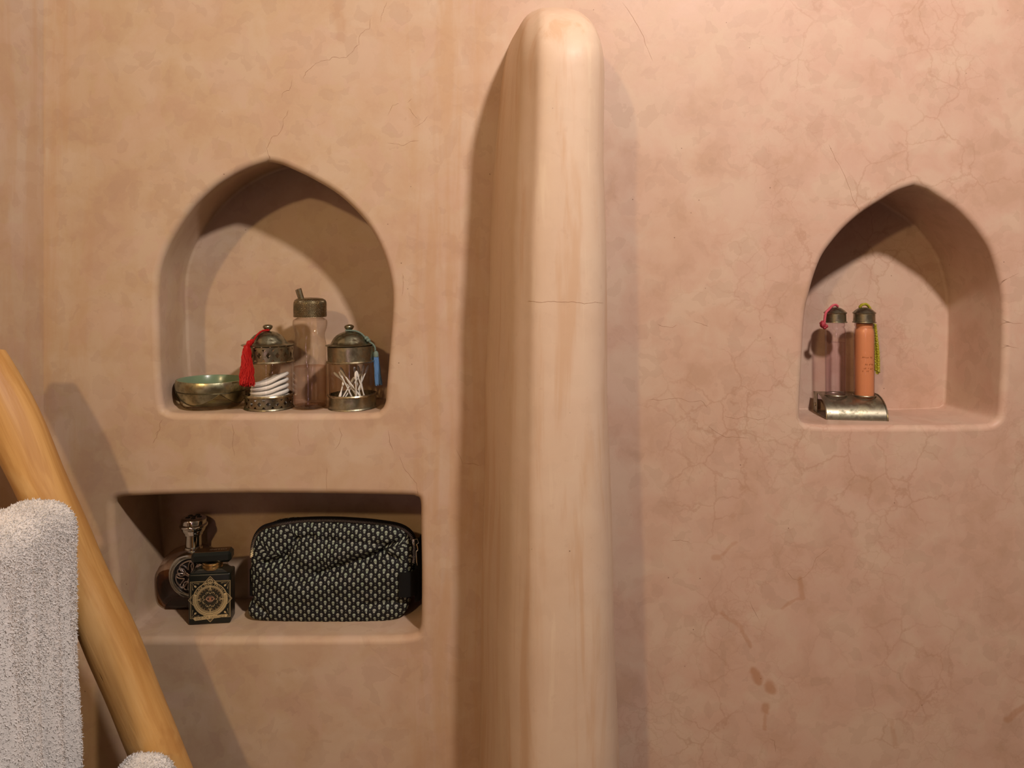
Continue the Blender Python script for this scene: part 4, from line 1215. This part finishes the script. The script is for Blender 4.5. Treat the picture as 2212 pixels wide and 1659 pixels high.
# webbing tabs on both ends
def strap_sheet(px_pts, y_list, thick=.0022):
    a = [P(*zb5(x, y), yy) for (x, y), yy in zip(px_pts, y_list)]
    a = [Vector((p.x-bag_o.x, p.y-bag_o.y, p.z-ZF3)) for p in a]
    n = len(a); v = a+[p+Vector((-.001, thick, 0)) for p in a]
    return v, [tuple(range(n))[::-1], tuple(range(n, 2*n))]+[(i, (i+1) % n, n+(i+1) % n, n+i) for i in range(n)]
def strap(path_xy, z0, z1, thick=.0018, zfun=None):
    """webbing band standing on edge: path in plan (x,y), from z0 to z1"""
    pts = crom([(x, y, 0) for x, y in path_xy], 6); v, f = [], []
    n = len(pts)
    for i, p in enumerate(pts):
        t = (pts[min(i+1, n-1)]-pts[max(i-1, 0)]).normalized(); nn_ = Vector((t.y, -t.x, 0))*thick/2
        for q in (p-nn_, p+nn_):
            for z in (z0, (z0+z1)/2, z1): v.append(Vector((q.x, q.y, z)))
    for i in range(n-1):
        a, b = 6*i, 6*i+6
        for k in (0, 1): f += [(a+k, b+k, b+k+1, a+k+1), (a+3+k, a+4+k, b+4+k, b+3+k)]
        f += [(a+2, b+2, b+5, a+5), (a, a+3, b+3, b)]
    f += [(0, 1, 2, 5, 4, 3), tuple(6*(n-1)+k for k in (3, 4, 5, 2, 1, 0))]
    return v, f
xe = lambda px5, y: P(zb5(px5, 0)[0], 0, y).x-bag_o.x
zz_ = lambda py5, y: P(0, zb5(0, py5)[1], y).z-ZF3
z_lo, z_hi = zz_(1030, .05), zz_(738, .05)
new_obj('end_tab', *strap([(xe(1890, .046), -.0372), (xe(1960, .046), -.0380), (xe(2040, .048), -.0345), (xe(2100, .055), -.0230), (xe(2120, .07), -.0100), (xe(2120, .07)-.001, .006)], z_lo, z_hi, .003), M_strap, bag)
new_obj('carry_loop', *strap([(xe(2085, .058), -.024), (xe(2125, .060), -.020), (xe(2150, .062), -.010), (xe(2165, .066)-.001, .004), (xe(2165, .066)-.001, .016)], zz_(1095, .06), zz_(345, .06), .003), M_strap, bag)
new_obj('end_tab', *strap([(xe(175, .06), -.020), (xe(140, .06), -.0215), (xe(108, .06), -.018), (xe(103, .06), -.006), (xe(120, .06), .01)], zz_(1035, .06), zz_(735, .06), .003), M_strap, bag)

# ------------------------------------------------------------------ ladder and towels
yr = -.135
def rail_pt(z, y=yr):
    py = 600+(H-z)*F/(D+yr)
    px = 53+(py-968)*.443+1.2*math.sin(py/70)-6*(max(0, 900-py)/100)**2
    return Vector(((px-1106)*(D+yr)/F, y, z))
lad = thing('towel_ladder', 'leaning ladder of peeled round pine poles holding the white towels', 'ladder', (0, 0, 0))
lad.location = (rail_pt(0).x, yr-.24, 0)
def rail(y, name='rail'):
    top, bot = rail_pt(H-.088, y), rail_pt(.03, y)
    ax = (top-bot); L = ax.length; q = ax.to_track_quat('Z', 'X')
    v, f = [], []; n = 28; m = 90
    for j in range(m+1):
        t = j/m; z = H-.088+(.03-(H-.088))*(1-t); c = rail_pt(z, y)
        s_ = t*L
        rr = .0293*(1+.035*math.sin(s_*19+1)+.02*math.sin(s_*43))
        if L-s_ < .02: rr *= math.sqrt(max(.02, 1-((.02-(L-s_))/.02)**2))
        loc = q.inverted() @ (c-bot)
        for i in range(n):
            a = 2*PI*i/n
            k = 1+.035*math.cos(3*a+s_*9)+.02*math.cos(5*a-s_*14)
            v.append(Vector((loc.x+rr*k*math.cos(a), loc.y+rr*k*math.sin(a), loc.z)))
    for j in range(m):
        for i in range(n): f.append((j*n+i, j*n+(i+1) % n, (j+1)*n+(i+1) % n, (j+1)*n+i))
    f.append(tuple(range(n))[::-1]); f.append(tuple(m*n+i for i in range(n)))
    o = new_obj(name, v, f, M_wood, lad, sharp=50)
    o.location = bot-lad.location; o.rotation_mode = 'QUATERNION'; o.rotation_quaternion = q
rail(yr); rail(yr-.44)
ZR = [H-.2965, H-.6020, H-.88, H-1.17]
for z in ZR:
    a = rail_pt(z, yr-.44); b = rail_pt(z, yr); a.y += .015; b.y -= .015
    pts = [a.lerp(b, i/12) for i in range(13)]
    v, f = tube(pts, [.0165*(1+.04*math.sin(i*1.3)) for i in range(13)], 16)
    v = [Vector(p)-lad.location for p in v]
    new_obj('rung', v, f, M_wood, lad, sharp=50)

def towel(name, label, zr, xr_, hw_r, hw_l, len_r, len_l, y0, y1, seed):
    """folded terry towel over a rung: long drape profile swept along the rung"""
    rg = np.random.default_rng(seed)
    cx = xr_; zt_ = zr+.0165+.012
    prof = []
    # right panel from bottom to top, arch, then left panel
    nR = 60
    for i in range(nR): prof.append((hw_r, zt_-.040-(len_r-.040)*(1-i/nR)))
    for i in range(25):
        a = PI*i/24
        w_ = hw_r if a < PI/2 else hw_l
        prof.append((w_*math.copysign(abs(math.cos(a))**.75, math.cos(a)), zt_-.040+.040*math.sin(a)**.85))
    for i in range(1, nR): prof.append((-hw_l, zt_-.040-(len_l-.040)*i/nR))
    ny = 90
    pts = np.array(prof)
    th = .011
    Vv = []
    for j in range(ny+1):
        y = y0+(y1-y0)*j/ny
        for (x, z) in pts:
            hang = max(0.0, min(1.0, (zt_-z-.03)/.25))
            dx = hang*(.0090*math.sin(y*175+.6+z*2.0)+.0035*math.sin(y*92+1.7))*(1 if x > 0 else -.4)
            dx += .0018*math.sin(y*310+z*17)*min(1, hang*3)
            top = .0025*math.sin(y*80+1.1)*(1-min(1, hang*3))
            Vv.append((cx+x+dx+.004*hang*(1 if x > 0 else 0), y, z+top))
    V = np.array(Vv); m = len(pts)
    Fc = [(j*m+i, j*m+i+1, (j+1)*m+i+1, (j+1)*m+i) for j in range(ny) for i in range(m-1)]
    # inner skin: shrink towards the rung line
    inner = V.copy()
    nx = np.zeros_like(V)
    P2 = V.reshape(ny+1, m, 3)
    dt = np.gradient(P2, axis=1); nrm = np.stack([dt[..., 2], np.zeros_like(dt[..., 0]), -dt[..., 0]], -1)
    nrm /= np.linalg.norm(nrm, axis=-1, keepdims=True)+1e-9
    # outward normal: x>0 side must point to +x
    sgn = np.sign(nrm[0, 5, 0])
    nrm *= sgn
    inner = (P2-nrm*th).reshape(-1, 3)
    n0 = len(V)
    Vall = np.vstack([V, inner])
    Fi = [(n0+a, n0+d, n0+c, n0+b) for a, b, c, d in Fc]
    Fe = []
    for i in range(m-1):
        Fe.append((i, n0+i, n0+i+1, i+1)); a = ny*m+i; Fe.append((a, a+1, n0+a+1, n0+a))
    for j in range(ny):
        a = j*m; Fe.append((a, a+m, n0+a+m, n0+a)); a = j*m+m-1; Fe.append((a, n0+a, n0+a+m, a+m))
    allV = [tuple(p) for p in Vall]; allF = Fc+Fi+Fe
    # terry loops: small bent blades all over the outer skin and the hem facing the rail
    pick_n = 110000
    jy = rg.random(pick_n)**.55*(ny-1e-3); it = rg.random(pick_n)*(m-1.001)
    j0 = jy.astype(int); i0 = it.astype(int); fy = (jy-j0)[:, None]; fi = (it-i0)[:, None]
    a = P2[j0, i0]*(1-fi)+P2[j0, i0+1]*fi; b = P2[j0+1, i0]*(1-fi)+P2[j0+1, i0+1]*fi
    base = a*(1-fy)+b*fy; nb = nrm[j0, i0]
    # hem points at y1 end
    hn = 7000; ih = (rg.random(hn)*(m-1.001)).astype(int); dep = rg.random(hn)[:, None]
    hb = P2[ny, ih]-nrm[ny, ih]*th*dep; hnrm = np.tile(np.array([0, 1.0, 0]), (hn, 1))*.7+nrm[ny, ih]*.5
    base = np.vstack([base, hb]); nb = np.vstack([nb, hnrm])
    N = len(base)
    dirs = nb+rg.normal(0, .55, (N, 3))+np.array([0, 0, -.35]); dirs /= np.linalg.norm(dirs, axis=1, keepdims=True)
    side = np.cross(dirs, rg.normal(0, 1, (N, 3))); side /= np.linalg.norm(side, axis=1, keepdims=True)
    L = rg.uniform(.0012, .0026, (N, 1)); wd = rg.uniform(.0004, .0007, (N, 1))
    curl = rg.normal(0, .0009, (N, 3))
    p0 = base-side*wd-nb*.0006; p1 = base+side*wd-nb*.0006; mid1 = base+dirs*L*.55+side*wd*.9; mid0 = base+dirs*L*.55-side*wd*.9; tip = base+dirs*L+curl
    TV = np.stack([p0, p1, mid1, mid0, tip], 1).reshape(-1, 3)
    off = len(allV)+5*np.arange(N)
    quads = np.stack([off, off+1, off+2, off+3], 1); tris = np.stack([off+3, off+2, off+4], 1)
    allV += [tuple(p) for p in TV]; allF += [tuple(q) for q in quads.tolist()]+[tuple(q) for q in tris.tolist()]
    o_ = Vector((cx, (y0+y1)/2, zt_))
    allV = [(p[0]-o_.x, p[1]-o_.y, p[2]-o_.z) for p in allV]
    o = new_obj(name, allV, allF, M_towel, None, loc=o_, sharp=None)
    return tag(o, label, 'towel')
r1 = rail_pt(ZR[0]); r2 = rail_pt(ZR[1])
towel('bath_towel', 'large white terry towel draped over the upper ladder rung, far left', ZR[0], -.571, .046, .046, .50, .50, yr-.44+.045, yr-.036, 3)
towel('bath_towel', 'white terry towel on the lower rung, only its top showing at bottom', ZR[1], r2.x+.002, .036, .036, .40, .40, yr-.44+.045, yr-.036, 4)
